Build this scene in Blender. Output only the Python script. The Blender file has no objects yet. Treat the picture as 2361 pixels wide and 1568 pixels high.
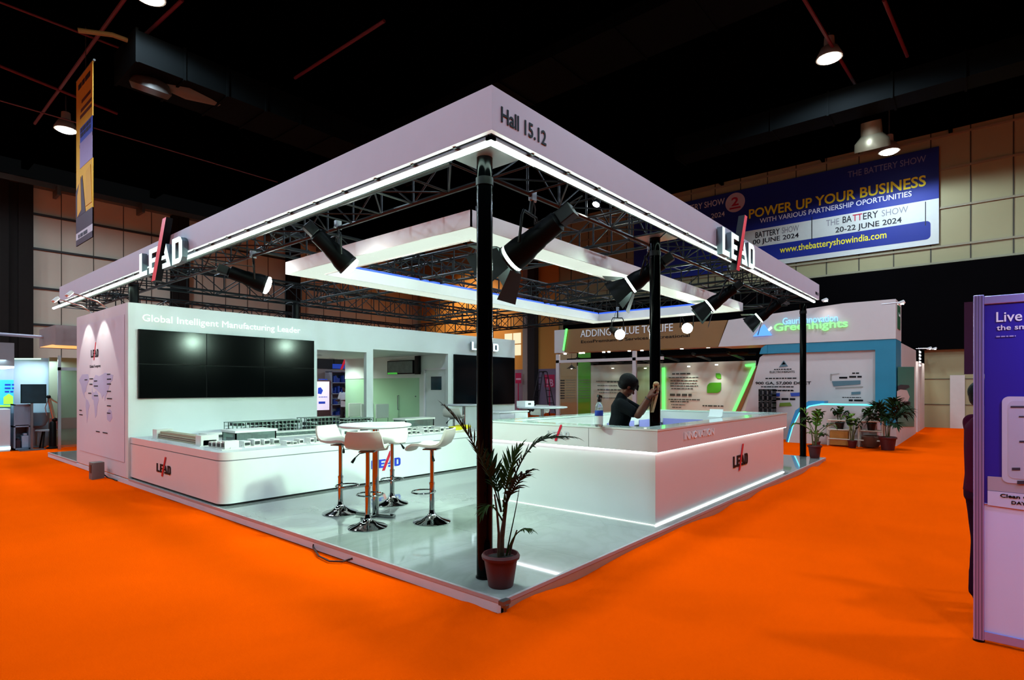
import bpy, math, random
from mathutils import Vector, Matrix
from math import pi, sin, cos, radians as R
random.seed(7)
S = bpy.context.scene
COL = S.collection
# ------------------------------------------------------------------ camera
F_PX, CX, CY, EYE = 1295.0, 1180.5, 892.0, 1.6
TH = math.atan2(1093.5, 1295.0)
FW = Vector((cos(TH), sin(TH), 0)); RT = Vector((sin(TH), -cos(TH), 0)); UP = Vector((0, 0, 1))
_d0 = F_PX * (EYE - 0.10) / (1385 - CY)
CAM = -(FW * _d0 + RT * ((1158 - CX) / F_PX * _d0)); CAM.z = EYE
def ray(x, y): return FW + RT * ((x - CX) / F_PX) + UP * ((CY - y) / F_PX)
def hz(x, y, z): r = ray(x, y); return CAM + r * ((z - CAM.z) / r.z)      # survey of the photo: a sight line met with a height,
def hx(x, y, v): r = ray(x, y); return CAM + r * ((v - CAM.x) / r.x)      # a wall across the aisle
def hy(x, y, v): r = ray(x, y); return CAM + r * ((v - CAM.y) / r.y)      # or a wall along it
def hd(x, y, d): return CAM + ray(x, y) * d
cam = bpy.data.objects.new('camera', bpy.data.cameras.new('camera')); COL.objects.link(cam)
cam.location = CAM
cam.rotation_euler = (pi / 2, 0, TH - pi / 2)
cam.data.sensor_fit = 'HORIZONTAL'; cam.data.sensor_width = 36
cam.data.lens = 36 * F_PX / 2361
cam.data.shift_y = (CY - 784) / 2361
cam.data.shift_x = 0
cam.data.clip_end = 200; cam.data.clip_start = 0.05
S.camera = cam
S.view_settings.view_transform = 'Standard'; S.view_settings.look = 'None'
S.view_settings.gamma = 1; S.view_settings.exposure = 0.0; S.view_settings.use_curve_mapping = False
S.cycles.max_bounces = 7; S.cycles.diffuse_bounces = 3; S.cycles.glossy_bounces = 3
S.cycles.transmission_bounces = 5; S.cycles.transparent_max_bounces = 8
S.cycles.caustics_reflective = False; S.cycles.caustics_refractive = False
S.cycles.sample_clamp_indirect = 4.0; S.cycles.use_denoising = True; S.cycles.adaptive_threshold = 0.025
w = bpy.data.worlds.new('hall_air'); S.world = w; w.use_nodes = True
w.node_tree.nodes['Background'].inputs[0].default_value = (0.5, 0.55, 0.6, 1)
w.node_tree.nodes['Background'].inputs[1].default_value = 0.004
# ------------------------------------------------------------------ materials
def lin(h):
    h = h.lstrip('#'); o = []
    for i in (0, 2, 4):
        c = int(h[i:i + 2], 16) / 255
        o.append(c / 12.92 if c <= 0.04045 else ((c + 0.055) / 1.055) ** 2.4)
    return o
_M = {}
def mat(name, col='#808080', rough=0.5, metal=0.0, emit=0.0, ecol=None, var=0.06, vscale=6.0, bump=0.0, bscale=60.0, trans=0.0, alpha=1.0, spec=0.5, coat=0.0, ior=1.45):
    if name in _M: return _M[name]
    m = bpy.data.materials.new(name); m.use_nodes = True
    nt = m.node_tree; b = nt.nodes['Principled BSDF']
    c = lin(col) if isinstance(col, str) else list(col)
    b.inputs['Base Color'].default_value = (*c, 1)
    b.inputs['Roughness'].default_value = rough; b.inputs['Metallic'].default_value = metal
    b.inputs['Specular IOR Level'].default_value = spec; b.inputs['IOR'].default_value = ior
    b.inputs['Transmission Weight'].default_value = trans; b.inputs['Alpha'].default_value = alpha
    b.inputs['Coat Weight'].default_value = coat
    if emit:
        e = lin(ecol) if isinstance(ecol, str) else (ecol or c)
        b.inputs['Emission Color'].default_value = (*e, 1); b.inputs['Emission Strength'].default_value = emit
    if var or bump:
        tc = nt.nodes.new('ShaderNodeTexCoord')
        nz = nt.nodes.new('ShaderNodeTexNoise'); nz.inputs['Scale'].default_value = vscale; nz.inputs['Detail'].default_value = 4
        nt.links.new(tc.outputs['Object'], nz.inputs['Vector'])
        if var:
            mx = nt.nodes.new('ShaderNodeMix'); mx.data_type = 'RGBA'
            mx.inputs['A'].default_value = (*[v * (1 - var) for v in c], 1); mx.inputs['B'].default_value = (*[min(1, v * (1 + var)) for v in c], 1)
            nt.links.new(nz.outputs['Fac'], mx.inputs['Factor']); nt.links.new(mx.outputs['Result'], b.inputs['Base Color'])
        if bump:
            n2 = nt.nodes.new('ShaderNodeTexNoise'); n2.inputs['Scale'].default_value = bscale; n2.inputs['Detail'].default_value = 5
            nt.links.new(tc.outputs['Object'], n2.inputs['Vector'])
            bp = nt.nodes.new('ShaderNodeBump'); bp.inputs['Strength'].default_value = bump; bp.inputs['Distance'].default_value = 0.02
            nt.links.new(n2.outputs['Fac'], bp.inputs['Height']); nt.links.new(bp.outputs['Normal'], b.inputs['Normal'])
    _M[name] = m
    return m
def glow(name, col, strength):
    return mat(name, '#3c3c3c', 0.4, emit=strength, ecol=col, var=0)
# ------------------------------------------------------------------ mesh building
class MB:
    def __init__(s): s.v = []; s.f = []; s.m = []
    def add(s, vs, fs, mi=0):
        n = len(s.v); s.v += [tuple(v) for v in vs]; s.f += [tuple(i + n for i in f) for f in fs]; s.m += [mi] * len(fs); return s
    def box(s, x0, y0, z0, x1, y1, z1, mi=0):
        x0, x1 = min(x0, x1), max(x0, x1); y0, y1 = min(y0, y1), max(y0, y1); z0, z1 = min(z0, z1), max(z0, z1)
        v = [(x0, y0, z0), (x1, y0, z0), (x1, y1, z0), (x0, y1, z0), (x0, y0, z1), (x1, y0, z1), (x1, y1, z1), (x0, y1, z1)]
        return s.add(v, [(0, 3, 2, 1), (4, 5, 6, 7), (0, 1, 5, 4), (1, 2, 6, 5), (2, 3, 7, 6), (3, 0, 4, 7)], mi)
    def obox(s, M, sx, sy, sz, mi=0):
        v = [M @ Vector((a * sx / 2, b * sy / 2, c * sz / 2)) for c in (-1, 1) for a, b in ((-1, -1), (1, -1), (1, 1), (-1, 1))]
        return s.add(v, [(0, 3, 2, 1), (4, 5, 6, 7), (0, 1, 5, 4), (1, 2, 6, 5), (2, 3, 7, 6), (3, 0, 4, 7)], mi)
    def cyl(s, p0, p1, r0, r1=None, n=10, caps=True, mi=0):
        p0 = Vector(p0); p1 = Vector(p1); r1 = r0 if r1 is None else r1
        d = (p1 - p0); q = d.to_track_quat('Z', 'Y')
        vs = []
        for p, r in ((p0, r0), (p1, r1)):
            for i in range(n):
                a = 2 * pi * i / n; vs.append(p + q @ Vector((cos(a) * r, sin(a) * r, 0)))
        fs = [(i, (i + 1) % n, n + (i + 1) % n, n + i) for i in range(n)]
        if caps: fs += [tuple(reversed(range(n))), tuple(range(n, 2 * n))]
        return s.add(vs, fs, mi)
    def tube(s, pts, r, n=8, closed=False, mi=0):
        pts = [Vector(p) for p in pts]; N = len(pts); rs = r if isinstance(r, (list, tuple)) else [r] * N
        vs = []; ref = None
        for i, p in enumerate(pts):
            a = pts[(i - 1) % N] if (closed or i > 0) else p; b = pts[(i + 1) % N] if (closed or i < N - 1) else p
            t = (b - a).normalized()
            if ref is None: ref = t.orthogonal().normalized()
            u = (ref - t * ref.dot(t)).normalized(); ref = u; w_ = t.cross(u)
            for k in range(n):
                an = 2 * pi * k / n; vs.append(p + u * (cos(an) * rs[i]) + w_ * (sin(an) * rs[i]))
        fs = []
        for i in range(N if closed else N - 1):
            j = (i + 1) % N
            for k in range(n): fs.append((i * n + k, i * n + (k + 1) % n, j * n + (k + 1) % n, j * n + k))
        if not closed: fs += [tuple(reversed(range(n))), tuple(range((N - 1) * n, N * n))]
        return s.add(vs, fs, mi)
    def lathe(s, prof, M=None, n=24, mi=0, caps=True):
        M = M or Matrix(); vs = []; N = len(prof)
        for (r, z) in prof:
            for k in range(n): a = 2 * pi * k / n; vs.append(M @ Vector((r * cos(a), r * sin(a), z)))
        fs = [(i * n + k, i * n + (k + 1) % n, (i + 1) * n + (k + 1) % n, (i + 1) * n + k) for i in range(N - 1) for k in range(n)]
        if caps: fs += [tuple(reversed(range(n))), tuple(range((N - 1) * n, N * n))]
        return s.add(vs, fs, mi)
    def prism(s, poly, M, d, mi=0):        # polygon in the frame's xy plane, counter-clockwise, from 0 to d along its z
        n = len(poly)
        vs = [M @ Vector((x, y, 0)) for x, y in poly] + [M @ Vector((x, y, d)) for x, y in poly]
        fs = [tuple(reversed(range(n))), tuple(range(n, 2 * n))] + [(i, (i + 1) % n, n + (i + 1) % n, n + i) for i in range(n)]
        return s.add(vs, fs, mi)
    def ball(s, c, rx, ry=None, rz=None, M=None, nu=16, nv=10, mi=0):
        ry = rx if ry is None else ry; rz = rx if rz is None else rz; c = Vector(c); M = M or Matrix()
        M3 = M.to_3x3(); vs = [c + M3 @ Vector((0, 0, -rz))]
        for j in range(1, nv):
            t = -pi / 2 + pi * j / nv
            for i in range(nu): a = 2 * pi * i / nu; vs.append(c + M3 @ Vector((rx * cos(t) * cos(a), ry * cos(t) * sin(a), rz * sin(t))))
        vs.append(c + M3 @ Vector((0, 0, rz))); L = len(vs) - 1
        fs = [(0, 1 + (i + 1) % nu, 1 + i) for i in range(nu)]
        for j in range(nv - 2):
            for i in range(nu):
                a = 1 + j * nu; fs.append((a + i, a + (i + 1) % nu, a + nu + (i + 1) % nu, a + nu + i))
        a = 1 + (nv - 2) * nu; fs += [(a + i, a + (i + 1) % nu, L) for i in range(nu)]
        return s.add(vs, fs, mi)
    def prism2(s, poly, M, d, z0=0.0):     # lit face 0, return and back 1
        n = len(poly)
        vs = [M @ Vector((x, y, z0)) for x, y in poly] + [M @ Vector((x, y, d)) for x, y in poly]
        s.add(vs, [tuple(range(n, 2 * n))], 0); k = len(s.v) - 2 * n
        fs = [tuple(reversed(range(n)))] + [(i, (i + 1) % n, n + (i + 1) % n, n + i) for i in range(n)]
        s.f += [tuple(i + k for i in f) for f in fs]; s.m += [1] * len(fs); return s
    def quad(s, a, b, c, d, mi=0): return s.add([a, b, c, d], [(0, 1, 2, 3)], mi)
    def build(s, name, m, parent=None, smooth=False, bevel=0.0, bseg=2):
        me = bpy.data.meshes.new(name); me.from_pydata(s.v, [], s.f)
        ms = m if isinstance(m, (list, tuple)) else [m]
        for x in ms: me.materials.append(x)
        if len(ms) > 1: me.polygons.foreach_set('material_index', s.m)
        if smooth:
            me.polygons.foreach_set('use_smooth', [True] * len(me.polygons))
            me.set_sharp_from_angle(angle=R(38))
        me.update()
        return link(name, me, parent, bevel, bseg)
def link(name, me, parent=None, bevel=0.0, bseg=2):
    o = bpy.data.objects.new(name, me); COL.objects.link(o)
    if parent is not None:
        o.parent = parent
        if parent.parent is None: o.matrix_parent_inverse = Matrix.Translation(-parent.location)
    if bevel:
        b = o.modifiers.new('edge', 'BEVEL'); b.width = bevel; b.segments = bseg; b.limit_method = 'ANGLE'
        b.harden_normals = False
    return o
def tag(o, label=None, cat=None, group=None, kind=None):
    if label: o['label'] = label
    if cat: o['category'] = cat
    if group: o['group'] = group
    if kind: o['kind'] = kind
    return o
def thing(name, label, cat, loc=(0, 0, 0), group=None):
    o = bpy.data.objects.new(name, None); COL.objects.link(o); o.location = loc; o.empty_display_size = 0.1
    return tag(o, label, cat, group)
def struct(o, label=None): return tag(o, label, None, None, 'structure')
def dup(root, loc=None, label=None, rotz=0.0):
    pairs = {}
    def cp(o, par):
        c = o.copy(); COL.objects.link(c)
        if par is not None: c.parent = par
        for ch in o.children: cp(ch, c)
        return c
    c = cp(root, None)
    if loc is not None: c.location = loc
    c.rotation_euler.z = root.rotation_euler.z + rotz
    if label: c['label'] = label
    return c
def frame(o, right, up=(0, 0, 1)):
    r = Vector(right).normalized(); u = Vector(up).normalized(); n = r.cross(u)
    M = Matrix((r, u, n)).transposed().to_4x4(); M.translation = Vector(o); return M
NX = (0, -1, 0)     # reading direction on a face that looks toward -x
NY = (1, 0, 0)      # reading direction on a face that looks toward -y
def text(s, M, wd, ht, m, parent, name='lettering', depth=0.004, bold=0.0, full=False):
    """a line of lettering whose ink fills wd x ht from the frame's origin (lower left)"""
    cu = bpy.data.curves.new(name, 'FONT'); cu.body = s; cu.size = 1; cu.extrude = 0.0; cu.offset = bold; cu.resolution_u = 3
    o = bpy.data.objects.new('tmp', cu); COL.objects.link(o)
    dg = bpy.context.evaluated_depsgraph_get()
    me = bpy.data.meshes.new_from_object(o.evaluated_get(dg))
    bpy.data.objects.remove(o); bpy.data.curves.remove(cu)
    xs = [v.co.x for v in me.vertices]; ys = [v.co.y for v in me.vertices]
    x0, x1, y0, y1 = min(xs), max(xs), min(ys), max(ys)
    top = [Vector(((v.co.x - x0) / (x1 - x0) * wd, (v.co.y - y0) / (y1 - y0) * ht, depth)) for v in me.vertices]
    N = len(top); fs = [tuple(p.vertices) for p in me.polygons]
    cnt = {}
    for f in fs:
        for i in range(len(f)): cnt[(f[i], f[(i + 1) % len(f)])] = 1
    b = MB()
    sides = [(a, N + a, N + c, c) for (a, c) in cnt if (c, a) not in cnt]
    vs = [M @ p for p in top] + [M @ Vector((p.x, p.y, 0)) for p in top]
    b.add(vs, fs + sides)
    bpy.data.meshes.remove(me)
    return b.build(name, m, parent)
def scribble(b, M, x, y, wd, ht, d=0.003, mi=0, word=(1.2, 4.5)):
    """an unreadable line of small print: short dashes like words"""
    e = x + wd
    while x < e - ht * 0.5:
        l = min(random.uniform(*word) * ht, e - x)
        b.prism([(x, y), (x + l, y), (x + l, y + ht), (x, y + ht)], M, d, mi); x += l + ht * 0.6
def rrect(x0, y0, x1, y1, r, n=5, corners='abcd'):
    p = []
    for (cx, cy, a0, k) in ((x1 - r, y0 + r, -90, 'a'), (x1 - r, y1 - r, 0, 'b'), (x0 + r, y1 - r, 90, 'c'), (x0 + r, y0 + r, 180, 'd')):
        if k in corners:
            for i in range(n + 1): a = R(a0 + 90 * i / n); p.append((cx + r * cos(a), cy + r * sin(a)))
        else:
            p.append({'a': (x1, y0), 'b': (x1, y1), 'c': (x0, y1), 'd': (x0, y0)}[k])
    return p
def lead_logo(M, h, d, mletter, mslash, parent, name='logo', mside=None, wide=1.0):
    """four letters L E A D, the A begun by a long red slash that overshoots the line; the frame's origin is the lower left of the L"""
    b = MB(); w_ = h * wide; t = 0.2; b.prism = lambda poly, M_, d_: b.prism2(poly, M_, d_)
    def bx(x0, y0, x1, y1): b.prism([(x0 * w_, y0 * h), (x1 * w_, y0 * h), (x1 * w_, y1 * h), (x0 * w_, y1 * h)], M, d)
    bx(0, 0, .2, 1); bx(.2, 0, .58, t)
    bx(.72, 0, .92, 1); bx(.92, 0, 1.26, t); bx(.92, .41, 1.22, .59); bx(.92, 1 - t, 1.34, 1)
    b.prism([(1.62 * w_, 0), (1.98 * w_, 0), (1.98 * w_, .2 * h), (1.62 * w_, .2 * h)], M, d)
    b.prism([(1.74 * w_, .62 * h), (1.98 * w_, .0), (2.16 * w_, .0), (1.86 * w_, .95 * h)], M, d)
    b.prism([(1.56 * w_, .36 * h), (1.86 * w_, .36 * h), (1.8 * w_, .52 * h), (1.6 * w_, .52 * h)], M, d)
    bx(2.24, 0, 2.44, 1); bx(2.44, 0, 2.66, t); bx(2.44, 1 - t, 2.66, 1)
    b.prism([(2.66 * w_, 0), (2.76 * w_, .05 * h), (2.84 * w_, .2 * h), (2.84 * w_, .8 * h), (2.76 * w_, .95 * h), (2.66 * w_, h), (2.64 * w_, h), (2.64 * w_, 0)], M, d)
    o = b.build(name, [mletter, mside or mletter], parent)
    c = MB()
    c.prism2([(1.0 * w_, -.38 * h), (1.26 * w_, -.38 * h), (1.98 * w_, 1.95 * h), (1.75 * w_, 1.95 * h)], M @ Matrix.Translation((0, 0, d * 0.3)), d, -d * .25 if mside else 0)
    c.build('slash', [mslash, ink if mside else mslash], o if parent is not None else None)
    return o
# shared materials
LEDC = (0.70, 1.0, 0.86)
white = mat('white_laminate', '#dfe5e2', 0.32, var=0.02)
board = mat('white_board', '#d9d6da', 0.5, var=0.03, vscale=3)
wallw = mat('white_partition_paint', '#cfd8d4', 0.42, var=0.02)
black = mat('black_powder_coat', '#050607', 0.45, var=0.2, spec=.2)
gloss_black = mat('glossy_black_tube', '#020304', 0.12, var=0.1, spec=.09)
chrome = mat('polished_chrome', '#a2a5a7', 0.07, metal=1.0, var=0.02)
alu = mat('aluminium_profile', '#b9b9be', 0.3, metal=1.0, var=0.05)
steel = mat('dull_steel', '#7c7f82', 0.4, metal=0.9, var=0.1)
led = glow('led_strip_glow', LEDC, 22.0)
led_soft = glow('backlit_diffuser', (0.86, 1.0, 0.86), .80)
blue_led = glow('blue_led_glow', (0.01, 0.09, 0.9), 1.4)
cled = glow('counter_led_glow', (0.92, 0.98, 1.0), 7.0)
neon_white = glow('channel_letter_face', (0.80, 1.0, 0.96), 1.25)
letter_side = mat('channel_letter_return', '#5d7078', .5)
red = mat('red_acrylic', '#c4122f', 0.35)
redglow = mat('red_letter_face', '#c4122f', 0.4, emit=0.35, ecol=(0.7, 0.01, 0.03))
ink = mat('black_vinyl', '#0b0c10', 0.5, spec=.15)
inkblue = mat('dark_navy_vinyl', '#0b0f1a', 0.5, spec=.1)
bluev = mat('blue_vinyl', '#1a35b8', 0.4)
letter_white = mat('white_letter', '#f4f7f5', 0.4, var=0)
lit_letter = mat('lit_white_letter', '#f4f7f5', 0.4, var=0, emit=.45, ecol=(.9, 1, .95))
spotlens = glow('lit_lamp_lens', (0.95, 1.0, 0.93), 60.0)
rimglow = glow('lamp_rim_glow', (0.8, 1.0, 0.9), 3.0)
spothot = glow('lit_lamp_lens_strong', (0.66, 1.0, 0.80), 800.0)
# ================================================================== THE HALL
# orange carpet, one floor; it rides up in small ripples against the platform
def carpet():
    x0, x1, y0, y1, st = -5.0, 15.0, -5.5, 16.0, 0.14
    nx = int((x1 - x0) / st); ny = int((y1 - y0) / st); b = MB()
    rr = random.Random(3)
    ph = [(rr.uniform(.5, 3.2), rr.uniform(.5, 3.2), rr.uniform(0, 6)) for _ in range(9)]
    def hgt(x, y):
        dx = max(0 - x, 0, x - 10.4); dy = max(0 - y, 0, y - 13.8); d = math.hypot(dx, dy)
        if 0.02 < x < 10.38 and 0.02 < y < 13.78: return -0.02
        wv = sum(sin(a * x * 2 + p) * sin(c * y * 2 + p * 2) for a, c, p in ph) / 4
        near = math.exp(-(d / .22) ** 2) * (0.5 + 0.5 * sin(x * 3.1 + 1.7 * y + 2 * sin(1.3 * x + y * 1.1)))
        return 0.006 * max(0, wv) * math.exp(-d / 3) + 0.05 * max(0, near) * (1 if y < 0.3 else .45)
    vs = [(x0 + (x1 - x0) * i / nx, y0 + (y1 - y0) * j / ny, 0) for j in range(ny + 1) for i in range(nx + 1)]
    vs = [(x, y, 0 if x < x0 + .01 or x > x1 - .01 or y < y0 + .01 or y > y1 - .01 else hgt(x, y)) for x, y, z in vs]
    fs = [(j * (nx + 1) + i, j * (nx + 1) + i + 1, (j + 1) * (nx + 1) + i + 1, (j + 1) * (nx + 1) + i) for j in range(ny) for i in range(nx)]
    b.add(vs, fs)
    for (a, c, e, g) in ((-30, -30, x0, 40), (x1, -30, 40, 40), (x0, -30, x1, y0), (x0, y1, x1, 40)):
        b.quad((a, c, 0), (e, c, 0), (e, g, 0), (a, g, 0))
    m = mat('orange_carpet', (0.88, 0.078, 0.0005), 0.95, var=0.10, vscale=0.8, bump=0.35, bscale=90, spec=0.0)
    return b.build('floor', m, smooth=True)
struct(carpet(), 'bright orange exhibition carpet over the whole hall floor')
XW, YH = 24.67, 30.0
beige = mat('beige_cladding', '#cdc3ac', 0.7, var=0.12, vscale=0.6)
cream = mat('cream_cladding', '#9a926a', 0.65, var=0.1, vscale=0.5)
dark = mat('dark_cladding', '#060506', 0.9, var=0.2, spec=.02)
grime = mat('grimy_grey_steel', '#2c2a28', 0.6, var=0.25)
# left hall wall (looks toward -y)
b = MB(); b.box(-22, YH, 0, XW, YH + .3, 10.75)
wl = struct(b.build('wall_left', beige), 'beige panel-clad hall wall behind the left of the stand')
b = MB()
for z in (2.6, 4.35, 6.0, 7.75, 9.3): b.box(-22, YH - .10, z, XW, YH, z + .09)
b.build('girt', grime, wl)
b = MB()
for i in range(38): x = -21 + i * 1.22; b.box(x, YH - .015, 0, x + .03, YH, 10.75)
b.build('panel_seam', mat('panel_seam', '#4a4338', 0.7), wl)
b = MB(); b.box(-22, YH - .5, 10.5, XW, YH - .06, 10.75)
for i in range(14): x = -20 + i * 3.3; b.box(x, YH - .9, 10.2, x + .12, YH, 10.6)
b.build('gutter_rail', steel, wl)
for k, (x0, x1) in enumerate(((1.25, 2.35), (7.9, 8.7), (14.2, 15.0), (-5.2, -4.3))):
    b = MB(); b.box(x0, YH - .45, 0, x0 + .28, YH - .1, 10.8); b.box(x1 - .5, YH - .45, 0, x1, YH - .1, 10.8); b.box(x0, YH - .3, 0, x1, YH - .2, 10.8)
    struct(b.build('trim_%d' % (k + 1), mat('hall_column_brown', '#1d1a17', 0.7, var=.2, spec=.1)), 'dark steel hall column against the left wall')
# right hall wall (looks toward -x)
b = MB(); b.box(XW, -30, 0, XW + .3, YH, 11.6)
wr = struct(b.build('wall_right', cream), 'cream panel-clad hall wall carrying the blue banner')
b = MB()
for z in (6.42, 7.05, 8.55, 10.05, 11.35): b.box(XW - .06, -30, z, XW, 16.5, z + .08)
b.build('girt', mat('cream_rail', '#8f876b', 0.6), wr)
b = MB()
for i in range(40): y = -29 + i * 1.22; b.box(XW - .02, y, 6.4, XW, y + .04, 11.6)
for z in (.9, 1.9): b.box(XW - .02, -12, z, XW, 4, z + .02)
b.build('panel_seam', mat('panel_seam2', '#3c382c', 0.7), wr)
b = MB(); b.box(XW - .35, -30, 3.05, XW - .02, 16.5, 6.35)
struct(b.build('trim_5', dark), 'black band of drape along the hall wall under the banner')
# the bright corner of the hall beyond the stand
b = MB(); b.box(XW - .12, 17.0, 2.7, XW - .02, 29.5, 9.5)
b.build('warm_tint_panel', mat('ochre_warm_light', '#c98a3c', 0.6, var=.05), wr)  # ochre stands in for warm light falling on the hall wall
b = MB(); b.box(XW - .12, 17.0, 0, XW - .02, 29.5, 2.7)
b.build('lower_panel', mat('mauve_panel', '#77697c', 0.6, var=.05), wr)
b = MB()
for y0 in (hx(1204, 800, XW - .14).y + .1,):
    for k in range(2):
        for j in range(2): b.add([(XW - .14, y0 + k * .72, 3.6 + j * .75), (XW - .14, y0 + k * .72 + .65, 3.6 + j * .75), (XW - .14, y0 + k * .72 + .65, 4.28 + j * .75), (XW - .14, y0 + k * .72, 4.28 + j * .75)], [(3, 2, 1, 0)])
struct(b.build('window_1', glow('lit_window', (1.0, 0.86, 0.55), 1.0)), 'lit window high on the warm-lit hall wall')
b = MB(); b.box(XW - .6, hx(1232, 900, XW - .6).y, 0, XW - .2, hx(1217, 900, XW - .6).y, 11.0)
struct(b.build('trim_6', mat('dark_column', '#120f10', .6)), 'dark steel hall column beside the ladder')
b = MB(); b.box(XW - .5, hx(1216, 900, XW - .5).y, 0, XW - .2, hx(1205, 900, XW - .5).y, 9.0)
struct(b.build('trim_7', mat('grey_column', '#8b837d', .6)), 'grey pilaster beside the dark hall column')
# ceiling
ZC = 11.7
b = MB(); b.box(-22, -30, ZC, XW + .3, YH + .3, ZC + .2)
ceil = struct(b.build('ceiling', mat('black_ceiling', '#010101', 0.95, var=0.2, spec=0)), 'black hall ceiling lost in the dark')
b = MB()
for i in range(9): x = -18 + i * 5.0; b.box(x, -30, ZC - .45, x + .25, YH, ZC)
for i in range(14): y = -28 + i * 4.4; b.box(-22, y, ZC - .25, XW, y + .12, ZC)
b.build('roof_purlin', mat('black_steel', '#010102', 0.8, spec=0), ceil)
# ducts
def duct(name, x0, y0, x1, y1, z0, z1, label, m):
    t = thing(name, label, 'air duct', ((x0 + x1) / 2, (y0 + y1) / 2, z0))
    b = MB(); b.box(x0, y0, z0, x1, y1, z1); b.build('duct_body', m, t)
    f = MB(); n = 9
    for i in range(n + 1):
        if abs(x1 - x0) > abs(y1 - y0): x = x0 + (x1 - x0) * i / n; f.box(x - .03, y0 - .04, z0 - .04, x + .03, y1 + .04, z1 + .04)
        else: y = y0 + (y1 - y0) * i / n; f.box(x0 - .04, y - .03, z0 - .04, x1 + .04, y + .03, z1 + .04)
    f.build('flange', m, t)
    return t
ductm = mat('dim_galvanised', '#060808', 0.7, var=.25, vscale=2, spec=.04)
p = hz(360, 205, 9.6)
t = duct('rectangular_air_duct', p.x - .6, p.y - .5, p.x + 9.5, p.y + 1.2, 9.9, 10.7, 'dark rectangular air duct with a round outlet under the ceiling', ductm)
b = MB(); c = Vector((p.x, p.y + .35, 9.9))
b.lathe([(.25, .15), (.42, .05), (.5, -.15), (.42, -.3), (.3, -.28), (.2, -.1)], Matrix.Translation(c) @ Matrix.Rotation(R(25), 4, 'X'), 20)
b.build('round_outlet', mat('outlet_metal', '#5b5650', .5, metal=.3), t, smooth=True)
b = MB(); b.tube([c + Vector((.2, 0, .2)), c + Vector((.8, -.2, .1)), c + Vector((1.7, -.1, .2))], [.24, .3, .22], 12); b.build('flexible_hose', mat('hose_tan', '#6a5b48', .7, bump=.3, bscale=20), t, smooth=True)
p = hz(1250, 190, 10.9)
duct('rectangular_air_duct', p.x - .9, p.y - 9, p.x + .9, p.y + 9, 10.9, 11.24, 'wide black air duct overhead, running away above the canopy corner', mat('black_duct', '#040606', .7, var=.2, spec=.05))
p = hz(2000, 260, 10.0)
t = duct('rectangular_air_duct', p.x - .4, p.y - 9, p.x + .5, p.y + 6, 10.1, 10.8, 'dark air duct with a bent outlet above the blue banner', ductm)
b = MB(); c = hz(2010, 318, 9.6); b.lathe([(.28, .5), (.3, .1), (.48, -.1), (.5, -.35), (.4, -.35), (.3, 0)], Matrix.Translation(c) @ Matrix.Rotation(R(-20), 4, 'Y'), 18); b.build('round_outlet', mat('outlet_metal2', '#8a7f66', .4, metal=.5), t, smooth=True)
# red sprinkler pipes
pm = mat('red_pipe_paint', '#5a0a1c', 0.6, var=.15)
for i, (a, c, lb) in enumerate((((0, 152), (270, 262), 'red sprinkler pipe crossing behind the hanging banner'), ((300, -20), (80, 285), 'red sprinkler pipe running down to the hall lamp by the hanging banner'),
        ((420, 0), (335, 80), 'short red sprinkler pipe at the top edge of the ceiling'), ((886, 48), (680, 180), 'red sprinkler pipe above the white fascia board'),
        ((1735, 0), (1540, 76), 'red sprinkler pipe near the bright ceiling lamp'), ((1852, -5), (1988, 222), 'red sprinkler pipe passing over the bright ceiling lamp'),
        ((2038, 0), (2092, 130), 'red sprinkler pipe, the one farthest from the canopy'), ((0, 5), (300, 120), 'thin red sprinkler pipe in the upper corner of the ceiling'))):
    z = 11.0 + .025 * i
    b = MB(); b.cyl(hz(*a, z), hz(*c, z), .045 if i != 7 else .03, n=8)
    tag(b.build('sprinkler_pipe', pm, smooth=True), lb, 'pipe')
p0 = hz(180, 70, 10.6); p1 = hz(335, 108, 10.6)
b = MB(); b.tube([p0, p0.lerp(p1, .5) + Vector((0, 0, .1)), p1], .06, 8); tag(b.build('ceiling_conduit', mat('tan_conduit', '#8a7440', .6), smooth=True), 'tan conduit under the ceiling above the round duct outlet', 'pipe')
b = MB(); b.tube([hz(0, 232, 10.3), hz(150, 275, 10.3), hz(640, 420, 10.3)], .02, 6); tag(b.build('ceiling_cable', mat('mauve_cable', '#6a4a58', .6)), 'thin cable strung along the ceiling past the hanging banner', 'cable')
# high-bay lamps
lampm = mat('lamp_housing_grey', '#9a9a94', 0.5, metal=.2)
bayglow = glow('high_bay_lens', (1.0, 0.95, 0.82), 38.0)
def highbay(p, label, watts, lens=True):
    t = thing('high_bay_lamp', label, 'ceiling lamp', p, 'high bay lamps of the hall')
    b = MB(); b.lathe([(.10, .62), (.13, .6), (.14, .35), (.22, .3), (.34, .05), (.34, .0), (.3, .0), (.28, .04)], Matrix.Translation(p), 20); b.build('lamp_shade', lampm, t, smooth=True)
    b = MB(); b.cyl(p + Vector((0, 0, .6)), Vector((p.x, p.y, ZC + .07)), .02, n=6); b.build('stem', steel, t)
    b = MB(); b.lathe([(.28, .05), (.28, -.02), (.2, -.06), (.02, -.075)], Matrix.Translation(p), 20); b.build('lamp_lens', bayglow, t, smooth=True)
    l = bpy.data.lights.new('high_bay_light', 'SPOT'); l.energy = watts; l.color = (.74, .98, 1.22); l.spot_size = R(173); l.spot_blend = .22; l.shadow_soft_size = .28
    o = bpy.data.objects.new('high_bay_light', l); COL.objects.link(o); o.location = p + Vector((0, 0, -.14)); o.parent = t; o.matrix_parent_inverse = Matrix.Translation(-p)
    return t
HB = 1050
highbay(hd(1912, 135, 16), 'bright high bay lamp hanging highest, in the open dark above the blue banner', HB)
highbay(hd(2050, 350, 20.5), 'bright high bay lamp hanging in front of the blue banner', HB)
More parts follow.
